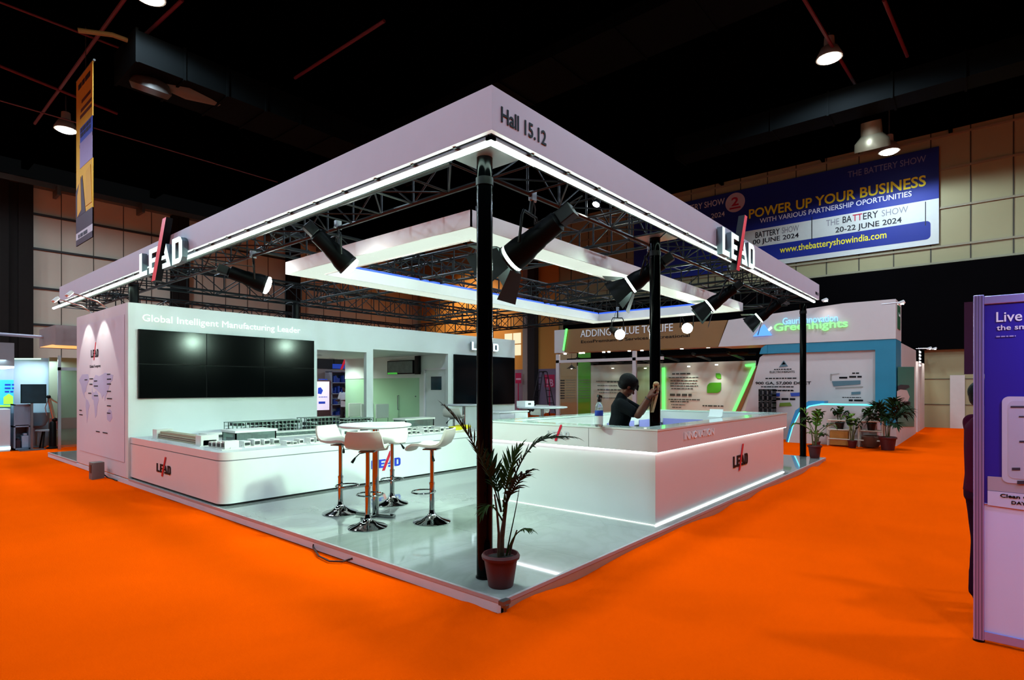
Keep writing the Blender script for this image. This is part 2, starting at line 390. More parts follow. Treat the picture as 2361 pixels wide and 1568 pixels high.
highbay(hd(152, 300, 19.5), 'bright high bay lamp beside the hanging yellow banner', HB)
highbay(hd(345, -6, 13.4), 'high bay lamp cut by the top edge of the picture', HB)
for x, y in ((-4, -5.5), (4.5, -6.5), (12, -7), (-9, 1.5), (-6, 9), (1.5, 1.0), (21, -9), (-7, 17), (-7.5, 22), (-6.5, 26.5), (11.6, -2.6)):
    highbay(Vector((x, y, 10.4)), 'high bay lamp hanging over the hall outside the picture', HB * (1.25 if x < -5 else 1))
# hanging banners -----------------------------------------------------
t = thing('hanging_banner', 'tall yellow and purple banner hanging edge-on from the ceiling at the far end', 'banner', (1.32, 16.6, 5.7))
M = frame((1.3, 17.35, 5.62), NX); BW, BH = 1.65, 4.72
b = MB(); b.prism([(0, 0), (BW, 0), (BW, BH), (0, BH)], M, .02); b.build('banner_cloth', mat('banner_yellow', '#e0a516', .6, var=.1), t)
b = MB(); P = lambda x0, y0, x1, y1, mi: b.prism([(x0 * BW, y0 * BH), (x1 * BW, y0 * BH), (x1 * BW, y1 * BH), (x0 * BW, y1 * BH)], M, .024 + mi * .0007, mi)
P(0, 0, 1, .035, 3); P(0, .02, 1, .075, 2); P(0, .075, 1, .17, 3); P(.25, .45, 1, .60, 4); P(.25, .59, 1, .69, 1); P(.22, .575, 1, .595, 0); P(.3, .78, .95, .80, 0); P(.35, .83, .9, .85, 0); P(.25, .745, .95, .765, 0)
b.prism([(0, .17 * BH), (.6 * BW, .17 * BH), (.4 * BW, .4 * BH), (0, .33 * BH)], M, .03, 3)
b.prism([(.1 * BW, .17 * BH), (.35 * BW, .2 * BH), (.3 * BW, .4 * BH), (.1 * BW, .3 * BH)], M, .034, 5)
b.prism([(.6 * BW, .2 * BH), (.98 * BW, .2 * BH), (.9 * BW, .42 * BH), (.65 * BW, .4 * BH)], M, .034, 5)
b.build('print', [mat('banner_brown', '#5a1f10', .6), mat('banner_blue', '#3d4fb0', .6), mat('banner_white', '#c9bcc4', .6), mat('banner_plum', '#3a1430', .6), mat('banner_lilac', '#9a86b0', .6), mat('banner_gold', '#d89a10', .6)], t)
b = MB(); scribble(b, M, .15 * BW, .93 * BH, .75 * BW, .14, .03); scribble(b, M, .3 * BW, .66 * BH, .6 * BW, .1, .03); scribble(b, M, .3 * BW, .63 * BH, .6 * BW, .1, .03); scribble(b, M, .15 * BW, .04 * BH, .6 * BW, .1, .03)
b.build('print_lettering', mat('banner_ink', '#2a1a30', .6), t)
b = MB(); b.cyl((1.31, 17.4, 10.36), (1.31, 15.65, 10.36), .03); b.cyl((1.31, 16.5, 10.36), (1.31, 16.5, ZC - .1), .01, n=5); b.build('hanging_bar', steel, t)
XB = XW - .12
t = thing('wall_banner', 'huge blue and white trade fair banner on the hall wall above the booths', 'banner', (XB, 4, 7.2))
MBn = frame((XB, 0, 0), NX)
def bpoly(b, pts, d, mi=0):
    q = [hx(x, y, XB) for x, y in pts]; b.prism([(-v.y, v.z) for v in q], MBn, d, mi)
b = MB(); b.box(XB, -1.18, 7.2, XB + .06, 12.0, 11.0); b.build('banner_cloth', mat('banner_navy', '#0a2180', .6, var=.08, vscale=1), t)
b = MB(); b.box(XB - .004, -1.18, 7.2, XB, 7.0, 8.97); b.build('white_field', mat('banner_white2', '#c9cdc4', .6, var=.04), t)
b = MB(); b.prism(rrect(-5.6, 7.42, .92, 8.15, .15, corners='ab'), MBn, .008); b.build('blue_strip', mat('banner_navy', '#0e1c66'), t)
by = mat('banner_yellow_ink', '#f0e020', .6); bw = mat('banner_white_ink', '#e4e8f0', .6); bk = mat('banner_black_ink', '#15151c', .6)
def btext(s, a, c, hgt, m, bold=.0):
    q0 = hx(*a, XB); q1 = hx(*c, XB); zz = (q0.z + q1.z) / 2
    text(s, frame((XB - .009, q0.y, zz), NX), q0.y - q1.y, hgt, m, t, 'lettering', .004, bold)
btext('POWER UP YOUR BUSINESS', (1727, 502), (2135, 432), .44, by, .02)
btext('WITH VARIOUS PARTNERSHIP OPORTUNITIES', (1752, 513), (2102, 455), .22, bw, .008)
btext('THE', (1905, 522), (1935, 517), .26, mat('banner_grey_ink', '#7d7d80', .6), .0); btext('BA', (1943, 515), (1964, 511), .28, bk, .012); btext('TT', (1966, 511), (1988, 507), .28, mat('banner_red_ink', '#b31238', .6), .012); btext('ERY', (1990, 507), (2025, 501), .28, bk, .012); btext('SHOW', (2033, 500), (2094, 489), .26, mat('banner_grey_ink', '#7d7d80', .6), .0)
btext('20-22 JUNE 2024', (1926, 542), (2079, 516), .3, bk, .015)
btext('BATTERY', (1742, 549), (1798, 540), .27, bk, .015); btext('SHOW', (1803, 539), (1842, 532), .27, mat('banner_grey_ink', '#7d7d80', .6), .0)
btext('00 JUNE 2024', (1736, 568), (1842, 550), .28, bk, .015)
btext('www.thebatteryshowindia.com', (1798, 590), (2044, 552), .38, by, .01)
btext('BATTERY SHOW', (1560, 491), (1671, 473), .3, bw, .005)
btext('2024', (1640, 504), (1671, 499), .24, bw, .005)
btext('THE BATTERY SHOW', (1955, 408), (2135, 375), .26, mat('banner_faint_ink', '#7d7fa8', .6), .003)
q = hx(1695, 467, XB); b = MB(); b.cyl(q, q + Vector((-.012, 0, 0)), .46, n=32); b.build('roundel', mat('banner_white3', '#c9b9c4', .6), t)
text('2', frame((XB - .014, q.y + .17, q.z - .16), NX), .34, .42, mat('banner_red_ink', '#b31238', .6), t, 'lettering', .004, .03)
b = MB(); b.box(XB - .017, q.y - .26, q.z - .3, XB - .01, q.y + .26, q.z - .22); b.build('roundel_rule', mat('banner_red_ink'), t)
b = MB()
for (a, c) in (((1872, 500), (1872, 553)), ((2134, 465), (2134, 520))):
    qa = hx(*a, XB); qc = hx(*c, XB); b.box(XB - .01, qa.y - .015, qc.z, XB - .004, qa.y + .015, qa.z)
b.build('divider_rule', bk, t)
# ================================================================== THE STAND
PZ = 0.10; PX, PY = 10.4, 13.8
# glossy white tiled platform
def tilemat():
    m = bpy.data.materials.new('polished_white_tile'); m.use_nodes = True; nt = m.node_tree; b = nt.nodes['Principled BSDF']
    tc = nt.nodes.new('ShaderNodeTexCoord')
    br = nt.nodes.new('ShaderNodeTexBrick'); br.offset = 0.0; br.inputs['Scale'].default_value = 1.0
    br.inputs['Brick Width'].default_value = 1.2; br.inputs['Row Height'].default_value = 1.2; br.inputs['Mortar Size'].default_value = 0.003
    br.inputs['Color1'].default_value = (.30, .33, .30, 1); br.inputs['Color2'].default_value = (.34, .37, .34, 1); br.inputs['Mortar'].default_value = (.22, .24, .22, 1)
    nt.links.new(tc.outputs['Object'], br.inputs['Vector'])
    wv = nt.nodes.new('ShaderNodeTexNoise'); wv.inputs['Scale'].default_value = 1.3; wv.inputs['Detail'].default_value = 8; wv.inputs['Distortion'].default_value = 2.2
    nt.links.new(tc.outputs['Object'], wv.inputs['Vector'])
    rp = nt.nodes.new('ShaderNodeValToRGB'); rp.color_ramp.elements[0].position = .42; rp.color_ramp.elements[0].color = (1, 1, 1, 1)
    e = rp.color_ramp.elements.new(.5); e.color = (.88, .88, .87, 1); rp.color_ramp.elements[2].position = .58; rp.color_ramp.elements[2].color = (1, 1, 1, 1)
    nt.links.new(wv.outputs['Fac'], rp.inputs['Fac'])
    mx = nt.nodes.new('ShaderNodeMix'); mx.data_type = 'RGBA'; mx.blend_type = 'MULTIPLY'; mx.inputs['Factor'].default_value = .8
    nt.links.new(br.outputs['Color'], mx.inputs['A']); nt.links.new(rp.outputs['Color'], mx.inputs['B']); nt.links.new(mx.outputs['Result'], b.inputs['Base Color'])
    b.inputs['Roughness'].default_value = 0.045; b.inputs['Specular IOR Level'].default_value = 1.0; b.inputs['Coat Weight'].default_value = .5; b.inputs['Coat Roughness'].default_value = .04
    return m
t = thing('raised_platform', 'low white platform with glossy marble-look tiles under the whole stand', 'platform', (0, 0, 0))
b = MB(); b.box(.012, .012, .02, PX - .012, PY - .012, PZ); b.build('tile_deck', tilemat(), t)
b = MB(); b.box(0, .0, 0, .012, PY, PZ - .026); b.box(PX - .012, 0, 0, PX, PY, PZ - .026); b.box(0, PY - .012, 0, PX, PY, PZ - .026)
b.build('side_skirt', mat('skirt_white', '#d6cfd2', .55, var=.06), t)
b = MB(); b.box(0, 0, 0, PX, .012, PZ - .026); b.build('front_skirt', mat('skirt_tan', '#b58a72', .45, var=.08), t)
b = MB(); b.box(-.004, -.004, PZ - .026, .02, 8.1, PZ + .002); b.box(-.004, 11.32, PZ - .026, .02, PY, PZ + .002); b.box(-.004, -.004, PZ - .026, PX, .02, PZ + .002); b.box(PX - .02, 0, PZ - .026, PX + .004, PY, PZ + .002)
b.build('edge_trim', mat('trim_alu', '#b3a9a9', .4, metal=.25), t)
b = MB(); b.cyl((.012, -.015, .0), (.012, -.015, .055), .012, n=10); b.cyl((.012, -.015, .055), (.012, -.015, .075), .03, n=12); b.box(-.03, -.035, .075, .05, .01, .105); b.build('levelling_foot', steel, t, smooth=True)
# ---- canopy fascia
FZ0, FZ1 = 3.435, 3.755
t = thing('canopy_fascia', 'large white L-shaped fascia board of the canopy with LED edges and lit letters', 'canopy', (0, .1, FZ0))
b = MB(); b.prism([(0, .1), (PX - .12, .1), (PX - .12, .14), (.04, .14), (.04, 12.72), (0, 12.72)], Matrix.Translation((0, 0, FZ0)), FZ1 - FZ0)
b.build('fascia_board', mat('fascia_white', '#c4bfcc', .5, var=.03), t)
LZ = 3.395
b = MB(); b.box(.07, .17, LZ - .012, .105, 13.75, LZ + .012); b.build('led_strip', led, t)
b = MB(); b.box(.105, .17, LZ - .012, PX - .15, .205, LZ + .012); b.build('led_strip', led, t)
b = MB(); b.box(.06, .16, LZ + .013, .115, 13.75, LZ + .04); b.box(.06, .16, LZ + .013, PX - .15, .215, LZ + .04); b.build('led_channel', alu, t)
b = MB()
for i in range(26): y = .5 + i * .5; b.box(.03, y, LZ + .03, .07, y + .03, FZ0 + .06)
for i in range(20): x = .5 + i * .5; b.box(x, .13, LZ + .03, x + .03, .17, FZ0 + .06)
b.build('bracket', black, t)
text('Hall 15.12', frame((.10, .098, 3.525), NY), .545, .115, inkblue, t, 'lettering', .004, .012)
text('HALL 15', frame((9.93, .098, 3.51), NY), .26, .06, inkblue, t, 'lettering', .004, .0)
o = lead_logo(frame((-.012, 7.3, 3.27), NX), .355, .07, neon_white, redglow, t, 'illuminated_logo', letter_side, wide=1.686); o['label'] = 'glowing white LEAD letters with a red slash on the long side board'
o = lead_logo(frame((4.355, .088, 3.325), NY), .355, .07, neon_white, redglow, t, 'illuminated_logo', letter_side, wide=1.32); o['label'] = 'glowing white LEAD letters with a red slash on the front board'
# ---- box trusses
def truss(a, c, z0=3.40, hh=.38, ww=.46, seg=.5, label='', r=.022):
    a = Vector((*a, 0)); c = Vector((*c, 0)); d = (c - a); L = d.length; d.normalize(); n = Vector((-d.y, d.x, 0)) * (ww / 2)
    b = MB(); P = lambda s, sd, z: a + d * s + n * sd + Vector((0, 0, z))
    for sd in (-1, 1):
        for z in (z0, z0 + hh): b.cyl(P(0, sd, z), P(L, sd, z), r, n=6)
    k = max(2, round(L / seg)); st = L / k
    for i in range(k + 1):
        s = i * st
        for z in (z0, z0 + hh): b.cyl(P(s, -1, z), P(s, 1, z), .010, n=5, caps=False)
        for sd in (-1, 1): b.cyl(P(s, sd, z0), P(s, sd, z0 + hh), .012, n=5, caps=False)
        if i < k:
            f = i % 2
            for sd in (-1, 1): b.cyl(P(s, sd, z0 + (hh if f else 0)), P(s + st, sd, z0 + (0 if f else hh)), .010, n=5, caps=False)
            b.cyl(P(s, -1 if f else 1, z0), P(s + st, 1 if f else -1, z0), .009, n=5, caps=False)
            b.cyl(P(s, 1 if f else -1, z0 + hh), P(s + st, -1 if f else 1, z0 + hh), .009, n=5, caps=False)
    o = b.build('truss_beam', mat('truss_black', '#0a0d0d', .4, var=.2, spec=.3), smooth=True)
    return tag(o, label, 'truss', 'black box trusses of the canopy')
truss((.62, .44), (10.2, .44), label='black box truss behind the front fascia board, from the corner column to the far column')
truss((.40, .70), (.40, 13.4), label='black box truss behind the long side fascia board')
truss((.70, 8.75), (10.0, 8.75), label='black box truss running just over the white screen wall')
truss((10.15, .75), (10.15, 13.2), label='black box truss closing the far end of the canopy')
truss((3.45, .75), (3.45, 8.45), label='black box truss crossing from the counter column over the light ring')
truss((6.9, .75), (6.9, 8.45), label='black box truss crossing above the far half of the light ring')
truss((.70, 13.2), (9.9, 13.2), label='black box truss at the very back of the stand, beyond the screen wall')
truss((.70, 4.95), (9.9, 4.95), z0=3.5, hh=.34, label='black box truss running over the middle of the canopy above the blue light')
# ---- columns
def column(x, y, top, label, plate=True):
    t = thing('truss_column', label, 'column', (x, y, PZ), 'black columns of the canopy')
    b = MB(); b.cyl((x, y, PZ), (x, y, top), .0635, n=28); b.build('tube', gloss_black, t, smooth=True)
    b = MB(); b.cyl((x, y, PZ + .0005), (x, y, PZ + .012), .07, n=24); b.build('foot_plate', black, t)
    b = MB(); b.cyl((x, y, top - .22), (x, y, top - .16), .07, n=24); b.build('clamp_ring', black, t, smooth=True)
    if plate:
        b = MB(); b.box(x - .2, y - .2, top, x + .2, y + .2, top + .012); b.build('head_plate', mat('galvanised_plate', '#c4cccb', .28, metal=.8, var=.15), t)
    return t
column(.275, .425, 3.40, 'glossy black column at the near corner of the platform, behind the big potted palm')
column(3.345, .47, 3.40, 'glossy black column rising behind the counter, being wiped by the worker')
column(10.36, .43, 3.40, 'glossy black column at the far front corner of the platform beside a small potted plant', plate=False)
for x, y, lb in ((.32, 8.95, 'black column showing above the near end of the white screen wall'), (3.4, 9.0, 'black column showing above the white screen wall behind the video wall'), (10.1, 9.3, 'black column showing above the far end of the white screen wall')):
    t = thing('truss_column', lb, 'column', (x, y, PZ), 'black columns of the canopy')
    b = MB(); b.cyl((x, y, PZ), (x, y, 3.45), .075, n=16); b.build('tube', black, t, smooth=True)
# ---- hanging light ring
RX0, RX1, RY0, RY1, RZ, RH = 1.05, 9.25, 1.33, 5.02, 3.2, .17
WD = .40
t = thing('light_ring', 'rectangular white light ring hanging under the trusses with a glowing underside', 'ceiling light', (5.2, 3.2, RZ))
rw = mat('ring_white', '#d5d2d2', .45, var=.04)
sides = (('near', RX0, RY0, RX1, RY0 + WD), ('far', RX0, RY1 - WD, RX1, RY1), ('l', RX0, RY0 + WD, RX0 + WD, RY1 - WD), ('r', RX1 - WD, RY0 + WD, RX1, RY1 - WD))
b = MB()
b.box(RX0, RY0, RZ, RX1, RY0 + .015, RZ + RH); b.box(RX0, RY1 - .015, RZ, RX1, RY1, RZ + RH); b.box(RX0, RY0, RZ, RX0 + .015, RY1, RZ + RH); b.box(RX1 - .015, RY0, RZ, RX1, RY1, RZ + RH)
b.build('outer_panel', rw, t)
b = MB(); i0, i1, j0, j1 = RX0 + WD, RX1 - WD, RY0 + WD, RY1 - WD
b.box(i0, j0 - .015, RZ, i1, j0, RZ + RH); b.box(i0, j1, RZ, i1, j1 + .015, RZ + RH); b.box(i0 - .015, j0, RZ, i0, j1, RZ + RH); b.box(i1, j0, RZ, i1 + .015, j1, RZ + RH)
b.build('inner_panel', rw, t)
for n_, x0, y0, x1, y1 in sides:
    b = MB(); ln = max(x1 - x0, y1 - y0); k = max(1, round(ln / 1.25))
    for i in range(k):
        if x1 - x0 > y1 - y0: b.box(x0 + ln * i / k + .004, y0 + .016, RZ + .01, x0 + ln * (i + 1) / k - .004, y1 - .016, RZ + .02)
        else: b.box(x0 + .016, y0 + ln * i / k + .004, RZ + .01, x1 - .016, y0 + ln * (i + 1) / k - .004, RZ + .02)
    b.build('diffuser', led_soft, t)
b = MB()
for x0, y0, x1, y1 in ((i0, j1 + .016, i1, j1 + .04), (i1 + .016, j0, i1 + .04, j1)): b.box(x0, y0, RZ + RH, x1, y1, RZ + RH + .035)
b.build('blue_led_strip', blue_led, t)
b = MB()
for n_, x0, y0, x1, y1 in sides: b.box(x0 + .02, y0 + .02, RZ + RH - .02, x1 - .02, y1 - .02, RZ + RH - .01)
b.build('cover_board', board, t)
b = MB()
for x in (1.3, 3.45, 6.9, 9.0):
    for y in (1.5, 4.85): b.cyl((x, y, RZ + RH - .01), (x, y, 3.5), .006, n=5)
b.build('hanger_wire', steel, t)
# ---- theatre lamps
def par(pos, aim, hang, label, lit=False, barn=True, watts=0, s=1.0, lens_r=.1, ltype='par'):
    p = Vector(pos); d = (Vector(aim) - p).normalized(); h = Vector(hang)
    t = thing('stage_spotlight', label, 'spotlight', p, 'stage spotlights on the canopy trusses')
    q = d.to_track_quat('Z', 'Y').to_matrix().to_4x4(); M = Matrix.Translation(p) @ q
    r = lens_r * s
    b = MB(); b.lathe([(r * .5, -.30 * s), (r * .78, -.28 * s), (r * .8, -.12 * s), (r * .86, -.1 * s), (r * .9, -.03 * s), (r * 1.05, .03 * s), (r * 1.08, .07 * s), (r * 1.08, .13 * s), (r * .96, .13 * s), (r * .93, .10 * s), (r * .5, .02 * s), (r*.02, 0)], M, 20); b.build('lamp_can', mat('lamp_black', '#040506', .45, var=.2, spec=.06), t, smooth=True)
    b = MB(); b.obox(M @ Matrix.Translation((0, 0, -.36 * s)), .10 * s, .10 * s, .12 * s); b.build('rear_housing', black, t, bevel=.008)
    b = MB()
    if barn:
        b.lathe([(r * 1.0, .125 * s), (r * 1.06, .128 * s), (r * 1.06, .152 * s), (r * .98, .154 * s)], M, 20, caps=False); b.build('lens_rim', rimglow, t, smooth=True); b = MB(); b.lathe([(r * .98, .150 * s), (r * .97, .156 * s), (r * .02, .16 * s)], M, 20)
    else: b.lathe([(r * 1.06, .128 * s), (r * 1.06, .155 * s), (r * .9, .165 * s), (r * .6, .178 * s), (r * .02, .185 * s)], M, 20)
    b.build('lens', (spothot if barn else spotlens) if lit else mat('lens_glass', '#cfd8de', .12, metal=.7, emit=.0, var=.05), t, smooth=True)
    b = MB(); b.lathe([(r * 1.0, .155 * s), (r * 1.14, .157 * s), (r * 1.14, .172 * s), (r * 1.09, .174 * s), (r * 1.09, .157 * s), (r * 1.0, .155 * s)], M, 20, caps=False) if barn else b.lathe([(r * 1.09, .1 * s), (r * 1.12, .105 * s), (r * 1.12, .12 * s), (r * 1.09, .125 * s)], M, 20, caps=False); b.build('lens_ring', black, t, smooth=True)
    # yoke from the two sides of the can up to the clamp
    side = d.cross(UP).normalized(); k = .13 * s; top = Vector((p.x, p.y, h.z - .1))
    mid = p.lerp(h, .55)
    b = MB(); b.tube([p + side * k, mid + side * k, mid + side * k * .8 + Vector((0, 0, .05)), mid - side * k * .8 + Vector((0, 0, .05)), mid - side * k, p - side * k], .011 * s, 6); b.tube([mid + Vector((0, 0, .05)), h], .014 * s, 8); b.build('yoke', black, t, smooth=True)
    b = MB(); b.obox(Matrix.Translation(h + Vector((0, 0, .01))), .07, .05, .09); b.cyl(h + Vector((-.05, 0, -.03)), h + Vector((.05, 0, -.03)), .012, n=8); b.build('clamp', mat('clamp_steel', '#8d8f90', .35, metal=.8), t, bevel=.006)
    b = MB(); b.tube([p - d * .4 * s, p - d * .5 * s + Vector((0, 0, .05)), h.lerp(p, .5) + side * .1, h + side * .06 + Vector((0, 0, -.1)), h + Vector((0, 0, .03))], .006, 5); b.build('power_cable', mat('cable_black', '#0b0b0c', .6), t, smooth=True)
    if barn:
        for a in range(4):
            Rm = M @ Matrix.Translation((0, 0, .17 * s)) @ Matrix.Rotation(a * pi / 2, 4, 'Z') @ Matrix.Translation((r * 1.05, 0, 0)) @ Matrix.Rotation(R(38 if a % 2 else 24), 4, 'Y')
            ln = .23 * s; w0 = r * .9; w1 = r * 1.45
            b = MB(); Fm = Rm @ Matrix(((0, 0, 1, 0), (1, 0, 0, 0), (0, 1, 0, 0), (0, 0, 0, 1)))
            b.prism([(-w0, 0), (w0, 0), (w1, ln), (-w1, ln)], Fm, .004); b.build('barn_door', black, t)
    if lit and watts:
        l = bpy.data.lights.new('spot_beam', 'SPOT'); l.energy = watts; l.color = (.66, 1, .82); l.spot_size = R(64) if barn else R(85); l.spot_blend = .7; l.shadow_soft_size = .08
        o = bpy.data.objects.new('spot_beam', l); COL.objects.link(o); o.location = p + d * .26 * s; o.rotation_euler = (-d).to_track_quat('Z', 'Y').to_euler(); o.parent = t; o.matrix_parent_inverse = Matrix.Translation(-p)
    return t
WS = 180
a = hx(782, 592, .66); par(a, a + Vector((.95, -.42, -.95)), hx(779, 520, .63), 'black round-fronted spotlight hanging from the side truss near the light ring corner', barn=False, s=1.15, lit=True, watts=260)
a = hx(588, 648, .7); par(a, a + Vector((1.2, -.6, -.42)), hx(583, 588, .63), 'lit black spotlight on the side truss above the video wall', lit=True, barn=False, watts=90, s=1.15)
a = hy(1215, 568, .72); par(a, a + Vector((-.35, 1.5, -.95)), hy(1228, 455, .67), 'largest spotlight with barn doors, right beside the corner column', s=1.3, lit=True, watts=WS)
a = hy(1478, 640, .8); par(a, a + Vector((-.5, 1.3, -.9)), hy(1499, 575, .67), 'barn-door spotlight half hidden behind the counter column', s=1.1, lit=True, watts=WS)
a = hy(1655, 692, .85); par(a, a + Vector((-.5, 1.3, -1.0)), hy(1680, 640, .67), 'barn-door spotlight hanging under the glowing letters of the front board', s=1.1, lit=True, watts=WS)
a = hy(1765, 722, .9); par(a, a + Vector((-.35, 1.3, -1.0)), hy(1790, 675, .67), 'barn-door spotlight nearest the far front column', s=1.1, lit=True, watts=WS)
a = hd(1424, 768, 13.2); par(a, a + Vector((-1.1, -1.3, -.55)), Vector((a.x, a.y, 3.42)), 'lit spotlight shining out below the back corner of the light ring', lit=True, barn=False, watts=50, s=1.1)
a = hd(1583, 755, 13.0); par(a, a + Vector((-1.3, -.7, -.35)), Vector((a.x + .05, a.y, 3.42)), 'lit spotlight hanging just past the counter column, over the gold booth sign', lit=True, barn=False, watts=50, s=1.1)
a = hy(1378, 463, .60) ; par(a, a + Vector((-.3, .1, -.6)), a + Vector((0, 0, .1)), 'tiny lit spotlight clipped behind the front LED strip', lit=True, barn=False, watts=0, s=.35)
# arm lights over the map panel
for i, (px, py, yy, lb) in enumerate(((133, 699, 10.43, 'white arm floodlight over the map panel, the outer of two'), (172, 684, 9.45, 'white arm floodlight over the map panel, the inner of two'))):
    p = Vector((-.5, yy, 3.2)); t = thing('arm_floodlight', lb, 'floodlight', p, 'arm floodlights over the map panel')
    b = MB(); b.tube([(0.06, yy, 3.0), (-.1, yy, 3.12), (-.47, yy, 3.22)], .012, 6); b.build('arm', alu, t, smooth=True)
    q = Vector((.62, 0, -.55)).to_track_quat('Z', 'Y').to_matrix().to_4x4(); M = Matrix.Translation(p) @ q
    b = MB(); b.obox(M, .16, .11, .05); b.build('lamp_head', mat('lamp_white', '#d9d9d6', .4), t, bevel=.01)
    b = MB(); b.obox(M @ Matrix.Translation((0, 0, .027)), .13, .085, .004); b.build('lens', glow('arm_lamp_lens', (1, .97, .85), 12), t)
    l = bpy.data.lights.new('arm_beam', 'SPOT'); l.energy = 55; l.color = (.95, 1, .85); l.spot_size = R(68); l.spot_blend = .2; l.shadow_soft_size = .03
    o = bpy.data.objects.new('arm_beam', l); COL.objects.link(o); o.location = p + Vector((.03, 0, -.04)); o.rotation_euler = (-(Vector((.30, 0, -1.0)))).to_track_quat('Z', 'Y').to_euler(); o.parent = t; o.matrix_parent_inverse = Matrix.Translation(-p)
# ---- white screen wall with the meeting room
WY, WB, WT, WX1 = 8.12, 11.3, 2.985, 9.85
t = thing('partition_wall', 'long white screen wall of the stand with lettering, glass openings and a map end panel', 'wall panel', (5, 9.5, PZ))
b = MB(); TH_ = .1
def wallpc(x0, z0, x1, z1): b.box(x0, WY, z0, x1, WY + TH_, z1)
PB = PZ + .0006; wallpc(0, PB, 3.39, WT); wallpc(3.39, 2.38, 4.62, WT); wallpc(3.39, PB, 4.62, .72); wallpc(4.62, PB, 4.80, WT); wallpc(4.80, 2.46, 7.14, WT); wallpc(7.14, PB, WX1, WT)
b.build('front_panel', wallw, t)
b = MB(); b.box(0, WY + TH_, PB, .1, WB, WT); b.build('end_panel', mat('end_panel_white', '#d3cbd0', .5, var=.02), t)
XR = 7.2; YE = 12.9; ZR = 2.462
b = MB(); b.box(.1, WB - .1, PB, 3.3, WB, WT); b.box(XR + .1, WB - .1, PB, WX1, WB, WT); b.box(WX1 - .1, WY + TH_, PB, WX1, WB - .1, WT); b.box(3.3, WY + TH_, PB, 3.36, WB, WT); b.build('rear_panel', wallw, t)
b = MB(); b.box(3.36, WY + TH_, ZR, XR, YE, ZR + .06); b.build('room_ceiling', mat('room_ceiling_white', '#c2c6c0', .5, var=.02), t)
text('Global Intelligent Manufacturing Leader', frame((.20, WY - .001, 2.655), NY), 2.81, .155, lit_letter, t, 'lettering', .012, 0)
o = lead_logo(frame((7.92, WY - .05, 2.60), NY), .22, .05, glow('wall_logo_face', (.72, .93, 1.0), 1.5), redglow, t, 'illuminated_logo', letter_side, wide=1.75)
# the room behind the openings: a long side wall with a door and a green-backed glass partition
dy0, dy1 = hx(1031, 900, XR).y, hx(979, 900, XR).y; gy0, gy1 = hx(967, 900, XR).y, YE
b = MB(); b.box(XR, WY + TH_, PB, XR + .1, dy0, ZR); b.box(XR, dy1, PB, XR + .1, gy0, ZR); b.box(XR, dy0, 2.07, XR + .1, dy1, ZR); b.box(XR, gy0, 1.88, XR + .1, gy1, ZR); b.build('side_wall', wallw, t)
b = MB(); b.box(XR + .03, dy0 + .006, PB, XR + .08, dy1 - .006, 2.06); d = b.build('door_leaf', wallw, t, bevel=.004)
b = MB(); b.box(XR - .012, dy0 - .03, PB, XR + .03, dy0 + .004, 2.1); b.box(XR - .012, dy1 - .004, PB, XR + .03, dy1 + .03, 2.1); b.box(XR - .012, dy0 - .03, 2.062, XR + .03, dy1 + .03, 2.1); b.build('door_frame', board, t)
q0 = hx(1018, 868, XR + .03); q1 = hx(994, 899, XR + .03)
b = MB(); b.box(XR + .022, q0.y, q1.z, XR + .03, q1.y, q0.z); b.build('door_window', mat('dark_pane', '#060d12', .1), t)
b = MB(); b.tube([(XR + .03, dy0 + .08, 1.12), (XR - .03, dy0 + .08, 1.12), (XR - .03, dy0 + .2, 1.12)], .012, 8); b.build('door_handle', steel, t, smooth=True)
b = MB(); b.box(XR + .01, gy0, PB, XR + .03, gy1, 1.85); b.build('green_pane', mat('green_frosted_glass', '#9cc6a2', 0.3, var=.05, vscale=1), t)
b = MB(); b.box(XR - .01, gy0, 1.85, XR + .05, gy1, 1.88); b.build('glass_rail', wallw, t)
q0 = hx(919, 912, XR); q1 = hx(919, 945, XR); b = MB(); b.tube([(XR + .02, q0.y, q1.z), (XR - .03, q0.y, q1.z), (XR - .03, q0.y, q0.z), (XR + .02, q0.y, q0.z)], .014, 8); b.build('glass_door_pull', steel, t, smooth=True)
q0 = hx(958, 914, XR); b = MB(); b.ball((XR, q0.y, q0.z), .02); b.build('lock_knob', steel, t, smooth=True)
# map end panel (looks toward -x)
ME = frame((-.003, 11.05, .35), NX)
b = MB(); b.prism([(0, 0), (2.75, 0), (2.75, 2.45), (0, 2.45)], ME, .003); b.build('map_print', mat('map_print', '#d0c8d3', .5, var=.02), t)
lead_logo(frame((-.007, 10.25, 2.15), NX), .14, .004, ink, red, t, 'logo', wide=1.2)
text('Global Footprint', frame((-.007, 10.34, 1.94), NX), .7, .07, inkblue, t, 'lettering', .002)
mapm = mat('map_lilac', '#b3afd0', .5)
b = MB(); Q = lambda pts: b.prism([(x * 2.3 - .1, y * .95 + .56) for x, y in pts], frame((-.006, 11.05, .35), NX), .002)
Q([(.02, .86), (.12, .98), (.3, .98), (.33, .86), (.26, .74), (.24, .64), (.19, .6), (.2, .52), (.24, .48), (.2, .5), (.13, .62), (.09, .76)])
Q([(.24, .48), (.3, .46), (.35, .36), (.31, .24), (.29, .1), (.265, .0), (.255, .14), (.23, .34)])
Q([(.42, .72), (.44, .62), (.5, .62), (.53, .66), (.58, .6), (.61, .48), (.57, .36), (.55, .18), (.51, .12), (.49, .3), (.46, .46), (.41, .5)])
Q([(.44, .74), (.46, .88), (.52, .96), (.62, .93), (.78, .99), (.98, .94), (.96, .84), (.9, .8), (.86, .66), (.8, .56), (.77, .46), (.74, .58), (.7, .5), (.66, .6), (.6, .64), (.54, .68), (.49, .7)])
Q([(.82, .24), (.88, .32), (.94, .28), (.96, .16), (.9, .08), (.83, .12)])
b.build('world_map', mapm, t)
